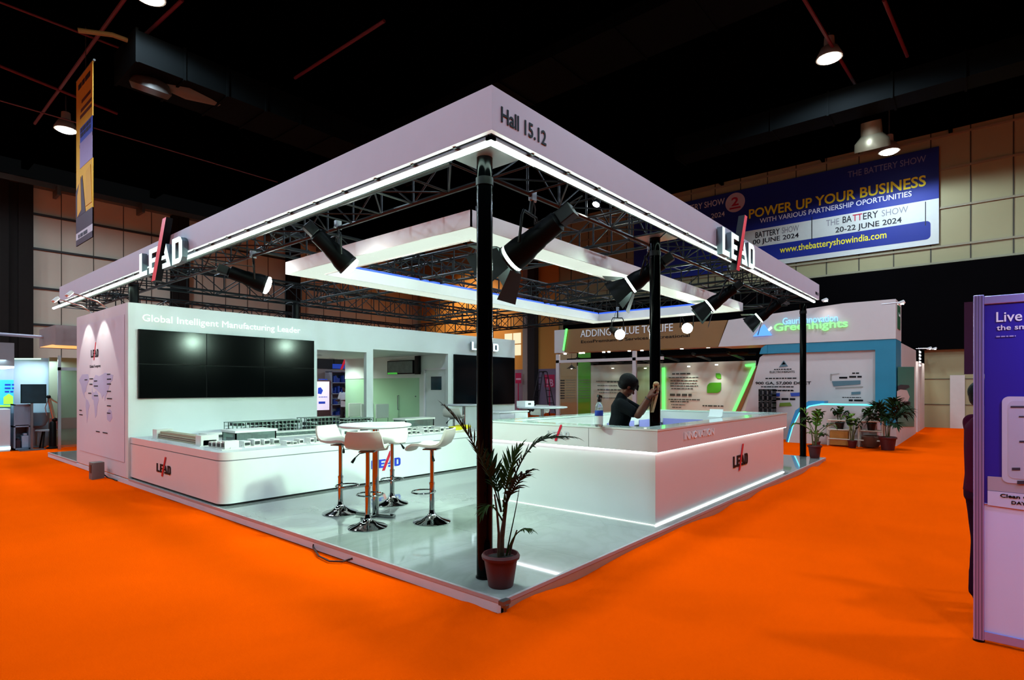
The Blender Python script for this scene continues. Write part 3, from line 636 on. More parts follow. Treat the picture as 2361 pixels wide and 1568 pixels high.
b = MB(); MS = frame((-.009, 11.2, .62), NX) @ Matrix.Scale(.85, 4)
for (x, y) in ((.15, .6), (.15, .5), (.9, 1.0), (1.0, 1.2), (1.0, 1.32), (1.35, 1.27), (1.35, 1.16), (1.35, .95), (2.3, 1.4), (2.3, 1.3), (2.3, 1.2), (2.3, 1.05), (2.3, .9), (2.3, .75), (2.3, .6), (1.5, .18), (.6, 1.3), (2.0, .18)):
    scribble(b, MS, x, y, random.uniform(.2, .34), .022, .002)
b.build('map_labels', inkblue, t)
# video wall: six screens
scr = mat('black_screen_glass', '#010203', 0.135, var=0, spec=.16)
bez = mat('screen_bezel', '#050607', .4, spec=.15)
vx = [.132, 1.184, 2.236, 3.291]; vz = [1.405, 1.98, 2.555]
nm = [['bottom left', 'bottom middle', 'bottom right'], ['top left', 'top middle', 'top right']]
for j in range(2):
    for i in range(3):
        c = Vector(((vx[i] + vx[i + 1]) / 2, WY, vz[j])); t = thing('display_screen', 'black display screen at the %s of the six-screen video wall' % nm[j][i], 'screen', c, 'screens of the video wall')
        x0, x1, z0, z1 = vx[i] + .002, vx[i + 1] - .002, vz[j] + .002, vz[j + 1] - .002
        b = MB(); b.box(x0, WY - .06, z0, x1, WY - .0015, z1); b.build('housing', bez, t)
        b = MB(); b.box(x0 + .005, WY - .064, z0 + .005, x1 - .005, WY - .06, z1 - .005); b.build('screen', scr, t)
t = thing('display_screen', 'large black display screen by itself near the far end of the white wall', 'screen', (8.56, WY, 1.14))
b = MB(); b.box(7.33, WY - .05, 1.1, 9.79, WY - .0015, 2.455); b.build('housing', bez, t)
b = MB(); b.box(7.345, WY - .054, 1.115, 8.558, WY - .05, 2.44); b.box(8.562, WY - .054, 1.115, 9.775, WY - .05, 2.44); b.build('screen', scr, t)
# inside the meeting room and through its open far end
t = thing('display_stand', 'pink-lit information display in a dark red frame seen through the first glass opening', 'display', (6.2, 13.9, PZ))
YD = 13.4; v0, v1 = hy(722, 877, YD), hy(763, 948, YD); w0, w1 = hy(722, 879.5, YD), hy(759, 945, YD)
b = MB(); b.box(v0.x, YD, PZ + .001, v1.x, YD + .1, v0.z); b.build('stand_frame', mat('maroon_frame', '#3a1420', .5), t)
b = MB(); b.box(w0.x + .02, YD - .008, w1.z, w1.x, YD, w0.z); b.build('screen', mat('pink_screen', '#c9b6cf', .4, emit=.55, ecol=(.78, .6, .86)), t)
b = MB(); Ms = frame((hy(731, 900, YD).x, YD - .009, w1.z), NY); b.prism([(.02, .52), (.14, .5), (.2, .62), (.12, .72), (.03, .7)], Ms, .003); scribble(b, Ms, .05, .95, .3, .03); scribble(b, Ms, .05, .4, .3, .02); scribble(b, Ms, .05, .2, .3, .07); b.build('print', bluev, t)
YK = 16.6
t = thing('storage_rack', 'dark rack of blue goods behind the person in the white shirt', 'rack', hy(785, 900, YK) * 1)
t.location.z = 0
v0, v1 = hy(764, 855, YK), hy(801, 920, YK)
b = MB(); b.box(v0.x, YK + .4, 0, v1.x, YK + .45, v0.z)
for i in range(6): z = .05 + i * (v0.z - .1) / 5; b.box(v0.x, YK, z, v1.x, YK + .4, z + .03)
b.box(v0.x, YK, 0, v0.x + .04, YK + .4, v0.z); b.box(v1.x - .04, YK, 0, v1.x, YK + .4, v0.z)
b.build('frame', mat('rack_grey', '#8f98a2', .6), t)
b = MB()
for i in range(5):
    n_ = 9; wd = (v1.x - v0.x - .1) / n_; z = .05 + i * (v0.z - .1) / 5 + .031
    for k in range(n_):
        if random.random() < .8: b.box(v0.x + .05 + k * wd, YK + .02, z, v0.x + .05 + k * wd + wd * random.uniform(.4, .9), YK + .36, z + random.uniform(.1, .28))
b.build('blue_boxes', mat('rack_blue', '#26459a', .5, var=.5, vscale=9), t)
YZ = 16.3; v0, v1 = hy(768, 839, YZ), hy(811, 851, YZ)
t = thing('hanging_sign', 'blue sign with a red slash seen through the first glass opening', 'sign', v0)
b = MB(); b.box(v0.x, YZ, v1.z, v1.x, YZ + .04, v0.z); b.build('sign_board', mat('sign_blue', '#1c3fb0', .5, emit=.25, ecol=(.02, .09, .6)), t)
b = MB(); P3 = lambda x, y: (hy(x, y, YZ).x, hy(x, y, YZ).z); b.prism([P3(784, 852), P3(788, 852), P3(799, 826), P3(794, 826)], frame((0, YZ - .01, 0), NY), .03); b.build('slash', redglow, t)
b = MB(); b.cyl((v0.x + .05, YZ + .02, v0.z), (v0.x + .05, YZ + .02, 3.3), .02, n=6); b.cyl((v1.x - .05, YZ + .02, v0.z), (v1.x - .05, YZ + .02, 3.3), .02, n=6); b.build('hanger', black, t)
YW2 = 17.2; v0, v1 = hy(725, 828, YW2), hy(815, 960, YW2)
t = thing('stall_wall', 'mauve stall wall with a dark top seen through the first glass opening', 'stall wall', (v0.x, YW2, 0))
b = MB(); b.box(v0.x - 3, YW2, 0, v1.x + 3, YW2 + .1, hy(740, 850, YW2).z); b.build('wall_board', mat('stall_mauve', '#8f8078', .6), t)
b = MB(); b.box(v0.x - 3, YW2 - .02, hy(740, 850, YW2).z, v1.x + 3, YW2 + .1, v0.z + .1); b.build('dark_header', mat('stall_header_dark', '#1d1a18', .7), t)
for i, (x, y) in enumerate(((734, 818), (766, 826), (930, 823))):
    p = hz(x, y, ZR); t = thing('downlight', 'small round downlight in the ceiling behind the glass openings', 'downlight', p, 'downlights behind the glass openings')
    b = MB(); b.lathe([(.11, -.02), (.11, 0), (.085, 0), (.08, -.02)], Matrix.Translation(p), 16); b.build('rim', board, t)
    b = MB(); b.cyl(p - Vector((0, 0, .012)), p - Vector((0, 0, .004)), .085, n=16); b.build('lens', glow('downlight_lens', (.95, 1, .92), 12), t)
    l = bpy.data.lights.new('downlight_beam', 'SPOT'); l.energy = 110; l.color = (.85, 1, .88); l.spot_size = R(160); l.spot_blend = .6; l.shadow_soft_size = .06
    o = bpy.data.objects.new('downlight_beam', l); COL.objects.link(o); o.location = p - Vector((0, 0, .05)); o.parent = t; o.matrix_parent_inverse = Matrix.Translation(-p)
v0, v1 = hx(893, 833, XR - .06), hx(952, 862, XR - .06)
t = thing('wall_screen', 'grey landscape screen with a green lower edge above the green glass partition', 'screen', v0)
b = MB(); b.box(XR - .06, v0.y, v1.z, XR - .0005, v1.y, v0.z); b.build('housing', bez, t)
b = MB(); b.box(XR - .064, v0.y - .02, v1.z + .03, XR - .06, v1.y + .02, v0.z - .02); b.build('screen', mat('grey_screen', '#5d6a68', .3, var=.5, vscale=7), t)
b = MB(); b.box(XR - .066, v0.y - .02, v1.z, XR - .06, v0.y - (v0.y - v1.y) * .4, v1.z + .05); b.build('screen_strip', mat('green_strip', '#4fd14a', .4, emit=.3, ecol=(.1, .8, .1)), t)
v0, v1 = hx(957, 821, XR - .1), hx(966, 863, XR - .1)
t = thing('loudspeaker', 'narrow black column loudspeaker on the wall beside the landscape screen', 'loudspeaker', v0)
b = MB(); b.box(XR - .12, v1.y, v1.z, XR - .03, v0.y, v0.z); b.build('cabinet', black, t, bevel=.01)
b = MB(); b.box(XR - .124, v1.y + .03, v1.z + .03, XR - .12, v0.y - .03, v0.z - .03); b.build('grille', mat('grille_black', '#0c0c0c', .8, bump=.5, bscale=200), t)
b = MB(); b.box(XR - .03, (v0.y + v1.y) / 2 - .03, (v0.z + v1.z) / 2 - .05, XR - .0005, (v0.y + v1.y) / 2 + .03, (v0.z + v1.z) / 2 + .05); b.build('bracket', steel, t)
for i, (x, yy, lb) in enumerate(((808, 11.9, 'white low-backed chair seen through the first glass opening, the left one'), (836, 11.3, 'white low-backed chair seen through the first glass opening, the right one'), (893, 10.6, 'white low-backed chair in front of the green glass partition'))):
    p = hy(x, 950, yy); t = thing('meeting_chair', lb, 'chair', (p.x - (.35 if i == 2 else 0), yy, PZ), 'white meeting chairs behind the glass openings'); cx_, cy_ = p.x - (.35 if i == 2 else 0), yy
    b = MB(); b.box(cx_ - .23, cy_ - .22, .52, cx_ + .23, cy_ + .24, .57); b.build('seat', white, t, bevel=.02)
    b = MB(); b.box(cx_ - .22, cy_ - .25, .72, cx_ + .22, cy_ - .21, 1.12); b.build('backrest', white, t, bevel=.02)
    for sx in (-1, 1):
        for sy in (-1, 1): b = MB(); b.cyl((cx_ + sx * .2, cy_ + sy * .2, PZ + .001), (cx_ + sx * .2, cy_ + sy * (.2 if sy > 0 else .23), .53 if sy > 0 else .8), .012, n=6); b.build('leg', chrome, t, smooth=True)
# ================================================================== FURNITURE OF THE STAND
# ---- display plinth with the production line models
PT = .775; PX0, PX1, PY0, PY1 = .03, 5.15, 4.66, 8.1195
t = thing('display_plinth', 'long low white display plinth with rounded corner in front of the video wall', 'plinth', (2.8, 6.4, PZ))
pw = mat('plinth_white', '#dadcdc', .22, var=.015, coat=.3)
b = MB(); b.prism(rrect(PX0 + .03, PY0 + .03, PX1 - .03, PY1, .14, 8, 'acd' if 0 else 'ad'), Matrix.Translation((0, 0, PZ + .0006)), .0294); b.build('plinth_base', mat('toe_black', '#141618', .5), t)
b = MB(); b.prism(rrect(PX0, PY0, PX1, PY1, .16, 10, 'ad'), Matrix.Translation((0, 0, PZ + .03)), .535); b.build('plinth_body', pw, t, smooth=True)
b = MB(); b.prism(rrect(PX0 + .008, PY0 + .008, PX1 - .008, PY1, .155, 10, 'ad'), Matrix.Translation((0, 0, PZ + .565)), .012); b.build('shadow_gap', mat('groove_grey', '#6d7276', .5), t)
b = MB(); b.prism(rrect(PX0, PY0, PX1, PY1, .16, 10, 'ad'), Matrix.Translation((0, 0, PZ + .577)), .098); b.build('plinth_top', pw, t, smooth=True)
q = hx(362, 1108, PX0); lead_logo(frame((PX0 - .002, q.y, .335), NX), .125, .006, ink, red, t, 'logo', wide=1.75 * .9)
q0 = hy(856, 1088, PY0); q1 = hy(923, 1086, PY0)
lead_logo(frame((q0.x, PY0 - .002, .33), NY), .13, .006, bluev, red, t, 'logo', wide=(q1.x - q0.x) / 2.84 / .13)
mw = mat('model_white', '#d9dcd2', .45, var=.04); mbg = mat('model_beige', '#a89f82', .5, var=.1); mdk = mat('model_dark', '#2a302e', .5, var=.3); mgr = mat('model_grey_green', '#7f9488', .45, var=.2); myl = mat('model_yellow', '#d2c41a', .45); mgl = mat('model_acrylic', '#bcd6cd', .08, trans=.8, var=0)
def model(x0, y0, x1, y1, h, label, style, group='machine models on the plinth'):
    x0, x1 = min(x0, x1), max(x0, x1); y0, y1 = min(y0, y1), max(y0, y1); rr = random.Random(int(x0 * 97 + y0 * 31))
    z = PT; t = thing('machine_model', label, 'scale model', ((x0 + x1) / 2, (y0 + y1) / 2, z), group)
    b = MB(); b.box(x0, y0, z, x1, y1, z + .012); b.build('base_board', mw, t)
    z += .012; ax = (x1 - x0) > (y1 - y0); L = max(x1 - x0, y1 - y0)
    def bx(b, s0, s1, w0, w1, z0, z1):
        if ax: b.box(x0 + s0 * (x1 - x0), y0 + w0 * (y1 - y0), z + z0, x0 + s1 * (x1 - x0), y0 + w1 * (y1 - y0), z + z1)
        else: b.box(x0 + w0 * (x1 - x0), y0 + s0 * (y1 - y0), z + z0, x0 + w1 * (x1 - x0), y0 + s1 * (y1 - y0), z + z1)
    if style == 'lattice':
        b = MB(); n = max(4, int(L / .07))
        for i in range(n + 1):
            s = i / n; bx(b, max(0, s - .004), min(1, s + .004), .1, .16, 0, h); bx(b, max(0, s - .004), min(1, s + .004), .84, .9, 0, h)
        for k in (.02, .33, .66, .97): bx(b, 0, 1, .08, .18, h * k, h * k + .006); bx(b, 0, 1, .82, .92, h * k, h * k + .006)
        bx(b, 0, 1, .08, .92, h, h + .006); b.build('rack_frame', mgr, t)
        b = MB()
        for i in range(n):
            for k in range(3):
                if rr.random() < .62: bx(b, (i + .12) / n, (i + .85) / n, .2, .8, h * k / 3 + .008, h * k / 3 + h * rr.uniform(.12, .28))
        b.build('stored_cells', mdk, t)
    elif style == 'line':
        b = MB(); n = max(3, int(L / .12)); c = MB()
        for i in range(n):
            g = rr.uniform(.5, 1); bx(b, (i + .08) / n, (i + .7) / n, .15, .85, 0, h * g); bx(c, (i + .15) / n, (i + .6) / n, .10, .149, h * g * .25, h * g * .75); bx(c, (i + .72) / n, (i + .95) / n, .35, .65, 0, h * .5)
        bx(b, 0, 1, .4, .6, 0, h * .18); b.build('housing', mw, t); c.build('machinery', mdk, t)
    elif style == 'long':
        b = MB(); bx(b, 0, 1, .15, .85, 0, h * .55); bx(b, .05, .95, .25, .75, h * .55, h * .8); b.build('housing', mbg, t, bevel=.004)
        c = MB(); bx(c, .02, .98, .13, .87, h * .2, h * .24); bx(c, .02, .98, .13, .87, h * .4, h * .44); c.build('guide_rail', mdk, t)
        e = MB(); bx(e, 0, .1, .05, .95, 0, h); bx(e, .9, 1, .05, .95, 0, h); e.build('end_cabinet', mw, t, bevel=.004)
    elif style == 'hall':
        b = MB(); bx(b, 0, 1, 0, 1, h * .82, h); b.build('roof', mw, t); c = MB(); bx(c, .02, .98, .04, .08, 0, h * .82); bx(c, .02, .98, .92, .96, 0, h * .82); bx(c, .02, .05, .04, .96, 0, h * .82); bx(c, .95, .98, .04, .96, 0, h * .82); c.build('acrylic_wall', mgl, t)
        e = MB(); n = max(2, int(L / .1))
        for i in range(n): bx(e, (i + .2) / n, (i + .8) / n, .3, .7, 0, h * rr.uniform(.3, .65))
        e.build('machinery', mdk, t)
    else:
        b = MB(); bx(b, 0, .6, .1, .9, 0, h); bx(b, .6, 1, .2, .8, 0, h * .6); b.build('housing', {'yellow': myl, 'white': mw, 'dark': mdk}[style], t, bevel=.003)
        c = MB(); bx(c, .1, .5, .05, .1, h * .3, h * .75); bx(c, .65, .95, .3, .7, h * .6, h * .8); c.build('machinery', mdk if style != 'dark' else mgr, t)
model(.16, 5.65, .42, 7.55, .14, 'long beige coating line model along the near end of the plinth', 'long')
model(.16, 4.95, .42, 5.5, .12, 'white machine model at the rounded corner of the plinth', 'line')
model(.5, 5.05, 1.05, 5.35, .10, 'white cluster of small machines just behind the rounded corner', 'line')
model(.62, 5.62, 1.25, 6.1, .18, 'clear acrylic workshop model with a white roof and black machines', 'hall')
model(.6, 6.5, 1.1, 6.9, .09, 'low white machine model behind the beige line', 'white')
model(1.25, 7.1, 2.5, 7.55, .2, 'tall grey-green storage rack model against the wall, the nearer part', 'lattice')
model(2.6, 7.1, 3.3, 7.55, .22, 'tall grey-green storage rack model against the wall, under the end of the video wall', 'lattice')
model(3.4, 7.1, 4.1, 7.5, .17, 'grey-green storage rack model below the first glass opening', 'lattice')
model(1.4, 6.3, 3.1, 6.55, .07, 'low white conveyor model in the middle of the plinth', 'hall')
for i in range(7): model(1.0 + i * .36, 4.86, 1.29 + i * .36, 5.08, .07 + .012 * (i % 2), 'small white and black machine number along the front edge' if False else 'small black and white machine model in the row along the front edge of the plinth', 'line', 'front row of small machine models')
model(3.55, 4.9, 4.2, 5.15, .09, 'white machine model in the front row under the round bar table', 'line')
model(2.3, 5.5, 2.9, 5.85, .10, 'plain white machine block behind the front row', 'white')
model(3.55, 5.5, 4.3, 5.75, .08, 'white machine line behind the yellow models', 'line')
model(4.28, 4.95, 4.52, 5.2, .07, 'small yellow machine model, the nearer of the two', 'yellow')
model(4.56, 5.05, 4.8, 5.3, .08, 'yellow machine model beside the white acrylic box', 'yellow')
model(4.25, 6.3, 5.05, 6.7, .17, 'white acrylic hall model at the far end of the plinth', 'hall')
model(3.3, 6.2, 4.1, 6.5, .10, 'white machine line seen under the round table top', 'line')
model(4.9, 5.2, 5.02, 5.36, .05, 'tiny pale yellow model near the far end of the plinth', 'yellow')
# ---- bar tables and stools
def bar_table(p, label, r=.41, top=1.17):
    t = thing('bar_table', label, 'table', p, 'white round bar tables'); p = Vector(p)
    b = MB(); b.lathe([(r - .02, top - .035), (r, top - .022), (r, top - .008), (r - .01, top), (.01, top)], Matrix.Translation((p.x, p.y, 0)), 48); b.build('tabletop', mat('table_white', '#c4c6ca', .3, var=.01), t, smooth=True)
    b = MB(); b.cyl((p.x, p.y, PZ + .03), (p.x, p.y, top - .04), .038, n=20); b.build('pole', chrome, t, smooth=True)
    b = MB()
    for a in (20, 110): b.obox(Matrix.Translation((p.x, p.y, PZ + .0175)) @ Matrix.Rotation(R(a), 4, 'Z'), .5, .07, .032)
    b.build('cross_foot', chrome, t, bevel=.006)
    b = MB(); b.cyl((p.x, p.y, top - .05), (p.x, p.y, top - .034), .11, n=20); b.build('mounting_plate', steel, t)
    return t
TB = hz(866, 1190, PZ); bar_table((TB.x, TB.y, PZ), 'white round bar table on a chrome pole among four stools')
seatm = mat('stool_white', '#b9b6ad', .35, var=.02)
def stool_proto():
    t = thing('bar_stool', 'white bar stool', 'stool', (0, 0, 0), 'white bar stools round the near table')
    b = MB(); b.lathe([(.205, .0006), (.207, .008), (.19, .018), (.12, .04), (.06, .075), (.034, .11), (.03, .14), (.003, .14)], n=36); b.build('base', chrome, t, smooth=True)
    b = MB(); b.cyl((0, 0, .12), (0, 0, .43), .028, n=18); b.build('lower_pole', chrome, t, smooth=True)
    b = MB(); b.cyl((0, 0, .42), (0, 0, .81), .0225, n=18); b.cyl((0, 0, .42), (0, 0, .445), .031, n=18); b.build('upper_pole', chrome, t, smooth=True)
    b = MB(); b.tube([(.10 + .13 * cos(2 * pi * i / 26), .14 * sin(2 * pi * i / 26), .335) for i in range(26)], .0085, 8, closed=True); b.build('foot_ring', chrome, t, smooth=True)
    b = MB(); b.tube([(0, .02, .80), (-.03, .08, .79), (-.05, .12, .75)], .006, 6); b.tube([(-.05, .12, .75), (-.062, .135, .725), (-.075, .15, .70)], [.009, .014, .016], 8); b.build('lever', black, t, smooth=True)
    b = MB(); b.obox(Matrix.Translation((0, 0, .812)), .16, .16, .012); b.build('seat_plate', steel, t)
    # shell: low back, dished seat, lip turned down at the front
    prof = [(-.245, 1.035), (-.235, .985), (-.215, .925), (-.185, .872), (-.13, .838), (-.06, .826), (.03, .83), (.10, .842), (.16, .838), (.2, .815), (.215, .79)]
    wds = [.165, .185, .195, .2, .2, .198, .196, .195, .19, .18, .165]
    vs = []; nk = 12; N = len(prof); th = .024
    for lay in (0, 1):
        for i, (x, z) in enumerate(prof):
            a = Vector(prof[max(0, i - 1)]); c = Vector(prof[min(N - 1, i + 1)]); tn = (c - a).normalized(); nn = Vector((-tn.y, tn.x))
            for k in range(nk + 1):
                s = -1 + 2 * k / nk; cup = .022 * (abs(s) ** 3)
                o = nn * ((th if lay else 0) + cup)
                vs.append((x + o.x, s * wds[i], z + o.y))
    fs = []; W = nk + 1; off = N * W
    for i in range(N - 1):
        for k in range(nk):
            a = i * W + k; fs.append((a, a + W, a + W + 1, a + 1)); fs.append((off + a, off + a + 1, off + a + W + 1, off + a + W))
    for i in range(N - 1): fs.append((i * W, off + i * W, off + (i + 1) * W, (i + 1) * W)); fs.append((i * W + nk, (i + 1) * W + nk, off + (i + 1) * W + nk, off + i * W + nk))
    for k in range(nk): fs.append((k, k + 1, off + k + 1, off + k)); a = (N - 1) * W; fs.append((a + k, off + a + k, off + a + k + 1, a + k + 1))
    b = MB(); b.add(vs, fs); o = b.build('seat_shell', seatm, t, smooth=True)
    return t
st = stool_proto()
spots = [((785, 1183), 'white bar stool between the round table and the video wall, seat turned to the table', -72), ((848, 1216), 'white bar stool nearest the platform edge, its back to the aisle', 42), ((904, 1162), 'white bar stool behind the round table pole, half hidden', -128), ((996, 1204), 'white bar stool on the counter side of the round table', 118)]
for i, (px, lb, rz) in enumerate(spots):
    o = st if i == 0 else dup(st); q = hz(*px, PZ); o.location = (q.x, q.y, PZ); o.rotation_euler.z = R(rz); o['label'] = lb
for (x, y, rz, lb) in ((5.6, 6.3, 30, 'white bar stool beyond the far end of the plinth, near the palm tip'), (8.3, 6.0, 200, 'white bar stool at the far tables, just past the corner column')):
    o = dup(st); o.location = (x, y, PZ); o.rotation_euler.z = R(rz); o['label'] = lb; o['group'] = 'white bar stools by the far tables'
q = hz(1075, 938, 1.17); bar_table((6.85, 7.25, PZ), 'white round bar table in front of the single black screen', .42)
q = hd(1250, 938, 12.0); bar_table((q.x, q.y, PZ), 'white round bar table behind the counter with a white box on it', .54, 1.18)
t = thing('white_box', 'white box lying on the far round bar table', 'box', (q.x - .3, q.y + .2, 1.18))
b = MB(); b.box(q.x - .42, q.y + .12, 1.181, q.x - .12, q.y + .36, 1.30); b.build('carton', white, t, bevel=.004)
b = MB(); b.box(q.x - .33, q.y + .113, 1.22, q.x - .24, q.y + .12, 1.26); b.build('carton_label', mdk, t)
t = thing('storage_cabinet', 'low white cabinet beyond the counter next to the far bar table', 'cabinet', (6.75, 5.85, PZ))
xx, yy = 6.75, 5.85
b = MB(); b.box(xx - .5, yy - .3, PZ + .0006, xx + .5, yy + .3, 1.02); b.build('cabinet_body', white, t, bevel=.006)
b = MB(); b.box(xx - .52, yy - .32, 1.02, xx + .52, yy + .32, 1.05); b.build('cabinet_top', white, t, bevel=.004)
for k in range(2): b = MB(); b.box(xx - .48 + k * .49, yy - .315, PZ + .05, xx - .01 + k * .49, yy - .301, 1.0); d = b.build('cabinet_door', white, t, bevel=.003); b = MB(); b.box(xx - .05 + k * .09, yy - .33, .6, xx - .04 + k * .09, yy - .315, .75); b.build('door_handle', steel, d)
# ---- reception counter (a closed ring)
KX0, KX1, KY0, KY1, KT = 2.62, 7.72, .09, 2.62, 1.145; BD = .26
t = thing('reception_counter', 'big white square ring counter with a glowing underside band and LEAD logo', 'counter', (5.1, 1.3, PZ))
def ring(b, x0, y0, x1, y1, d, z0, z1):
    b.box(x0, y0, z0, x1, y0 + d, z1); b.box(x0, y1 - d, z0, x1, y1, z1); b.box(x0, y0 + d, z0, x0 + d, y1 - d, z1); b.box(x1 - d, y0 + d, z0, x1, y1 - d, z1)
cw = mat('counter_white', '#cfcfce', .25, var=.015, coat=.35)
b = MB(); ring(b, KX0, KY0, KX1, KY1, BD, .895, KT - .02); b.build('upper_band', cw, t)
b = MB(); ring(b, KX0 - .006, KY0 - .006, KX1 + .006, KY1 + .006, BD + .012, KT - .02, KT); b.build('counter_top', mat('counter_top_glass', '#cfe0d8', .12, var=.01, coat=.5), t)
b = MB(); ring(b, KX0 + .045, KY0 + .045, KX1 - .045, KY1 - .045, BD - .09, PZ + .0006, .895); b.build('lower_panel', cw, t)
b = MB()
b.box(KX0 + .012, KY0 + .012, .883, KX1 - .012, KY0 + .03, .894); b.box(KX0 + .012, KY0 + .03, .883, KX0 + .03, KY1 - .012, .894); b.build('led_strip', cled, t)
b = MB(); b.box(KX0 + .03, KY0 + .03, PZ + .001, KX1 - .05, KY0 + .044, PZ + .01); b.build('base_led_strip', glow('base_led_glow', (.88, 1.0, .96), 4.5), t)
b = MB(); b.box(KX0 + .03, KY0 + .044, PZ + .001, KX0 + .044, KY1 - .05, PZ + .008); b.build('base_led_strip', glow('base_led_dim', (.85, 1.0, .92), 1.3), t)
b = MB()
for f in (.34, .42): y = KY0 + (KY1 - KY0) * .34; b.box(KX0 - .001, y, .9, KX0 + .001, y + .004, KT - .021)
b.build('panel_joint', mat('joint_grey', '#8b8f90', .5), t)
b = MB(); d = BD + .0
lil = mat('lilac_inner_panel', '#8985c4', .4, var=.03)
for k in range(4):
    x0 = KX0 + .5 + k * 1.15
    b.box(x0, KY1 - BD - .012, .25, x0 + .95, KY1 - BD - .001, .98)
for k in range(2): y0 = KY0 + .45 + k * .95; b.box(KX1 - BD - .012, y0, .25, KX1 - BD - .001, y0 + .8, .98)
b.build('inner_panel', lil, t)
q0 = hy(1690, 1085, KY0 + .045); q1 = hy(1723, 1073, KY0 + .045)
lead_logo(frame((q0.x, KY0 + .043, .455), NY), .16, .008, ink, red, t, 'logo', wide=(q1.x - q0.x) / 2.84 / .16)
q0 = hy(1577, 1018, KY0); q1 = hy(1645, 1008, KY0)
text('INNOVATION', frame((q0.x, KY0 - .001, .985), NY), q1.x - q0.x, .085, letter_white, t, 'lettering', .01, .01)
q = hx(1262, 1020, KX0); lead_logo(frame((KX0 - .002, q.y, .975), NX), .085, .006, mat('pale_vinyl', '#b9bdc0', .4), red, t, 'logo', wide=1.35)
# things on the counter
p = hz(1381, 984, KT); t = thing('spray_bottle', 'clear plastic spray bottle with a blue label standing on the counter', 'bottle', (p.x, p.y, KT))
Mb = Matrix.Translation((p.x, p.y, KT + .001))
pet = mat('pet_plastic', '#dfeeee', .08, trans=.75, var=0)
b = MB(); b.lathe([(.04, 0), (.046, .01), (.046, .19), (.044, .2), (.046, .21), (.04, .245), (.024, .275), (.016, .285), (.002, .285)], Mb, 24); b.build('bottle_body', pet, t, smooth=True)
b = MB(); b.lathe([(.0468, .125), (.0475, .127), (.0475, .183), (.0468, .185)], Mb, 24); b.build('bottle_label', mat('label_blue', '#1c3f9e', .4), t, smooth=True)
b = MB(); b.lathe([(.0476, .03), (.0476, .122)], Mb, 24); b.build('label_white', mat('label_pale', '#cfe3df', .4), t, smooth=True)
b = MB(); b.lathe([(.019, .283), (.019, .31), (.014, .315), (.012, .335), (.002, .335)], Mb, 14); b.obox(Mb @ Matrix.Translation((.012, 0, .345)) @ Matrix.Rotation(R(12), 4, 'Y'), .075, .026, .028); b.tube([Mb @ Vector((.035, 0, .335)), Mb @ Vector((.045, 0, .31)), Mb @ Vector((.05, 0, .28))], .005, 6); b.build('spray_head', mat('spray_black', '#0a0a0b', .35), t, smooth=True)
q = hd(1672, 946, 9.3)
t = thing('display_easel', 'small tilted white screen stand on the far side of the counter', 'stand', (6.6, 1.0, KT))
b = MB(); q = hz(1648, 962, KT); b.box(q.x - .02, q.y - .1, KT, q.x + .1, q.y + .1, KT + .012); b.obox(Matrix.Translation((q.x + .05, q.y, KT + .06)) @ Matrix.Rotation(R(25), 4, 'Y'), .01, .2, .12); b.build('stand_body', white, t)
# ---- loose things on the carpet and platform
t = thing('power_box', 'small grey power socket box standing on the carpet at the end of the wall', 'power box', (-.35, 8.25, 0))
q = hz(250, 1102, 0)
b = MB(); q.x -= .17; b.box(q.x - .09, q.y - .1, .0, q.x + .09, q.y + .1, .3); b.build('box_body', mat('box_grey', '#6d6662', .5, var=.1), t, bevel=.01)
b = MB(); b.box(q.x - .096, q.y - .06, .12, q.x - .09, q.y + .06, .26); b.build('socket_plate', mat('socket_dark', '#2a2626', .4), t)
b = MB(); b.tube([(q.x + .09, q.y - .02, .08), (q.x + .14, q.y - .1, .015), (q.x + .16, q.y - .3, .012), (q.x + .14, q.y - .6, .02)], .01, 6); b.build('cord', mat('cable_black', '#0b0b0c'), t, smooth=True)
t = thing('floor_cable', 'thin dark cable looping out from under the platform edge onto the carpet', 'cable', (0, 2.5, 0))
b = MB(); qs = [hz(x, y, .02) for x, y in ((722, 1262), (735, 1282), (760, 1294), (790, 1295), (806, 1290))]; b.tube([Vector((.0, qs[0].y, .05))] + qs + [Vector((.0, qs[-1].y - .05, .04))], .009, 6); b.build('cable_run', mat('cable_brown', '#3a1c12', .6), t, smooth=True)
# ================================================================== PEOPLE
def fuse(b, name, m, parent, voxel, smooth_it=4, colorfn=None):
    """join overlapping limbs into one continuous skin"""
    me = bpy.data.meshes.new(name); me.from_pydata(b.v, [], b.f); o = bpy.data.objects.new('tmp', me); COL.objects.link(o)
    r = o.modifiers.new('r', 'REMESH'); r.mode = 'VOXEL'; r.voxel_size = voxel; r.use_smooth_shade = True
    s = o.modifiers.new('s', 'SMOOTH'); s.iterations = smooth_it; s.factor = .5
    dg = bpy.context.evaluated_depsgraph_get(); dg.update()
    out = bpy.data.meshes.new_from_object(o.evaluated_get(dg)); bpy.data.objects.remove(o)
    out.name = name; out.materials.clear(); out.materials.append(m)
    out.polygons.foreach_set('use_smooth', [True] * len(out.polygons))
    return link(name, out, parent)
def limb(b, pts, rs, n=14):
    for i in range(len(pts) - 1):
        k = 5
        for j in range(k + (i == len(pts) - 2)):
            t = j / k; p = Vector(pts[i]).lerp(Vector(pts[i + 1]), t); r = rs[i] + (rs[i + 1] - rs[i]) * t; b.ball(p, r, nu=n, nv=8)
        b.cyl(pts[i], pts[i + 1], rs[i], rs[i + 1], n)
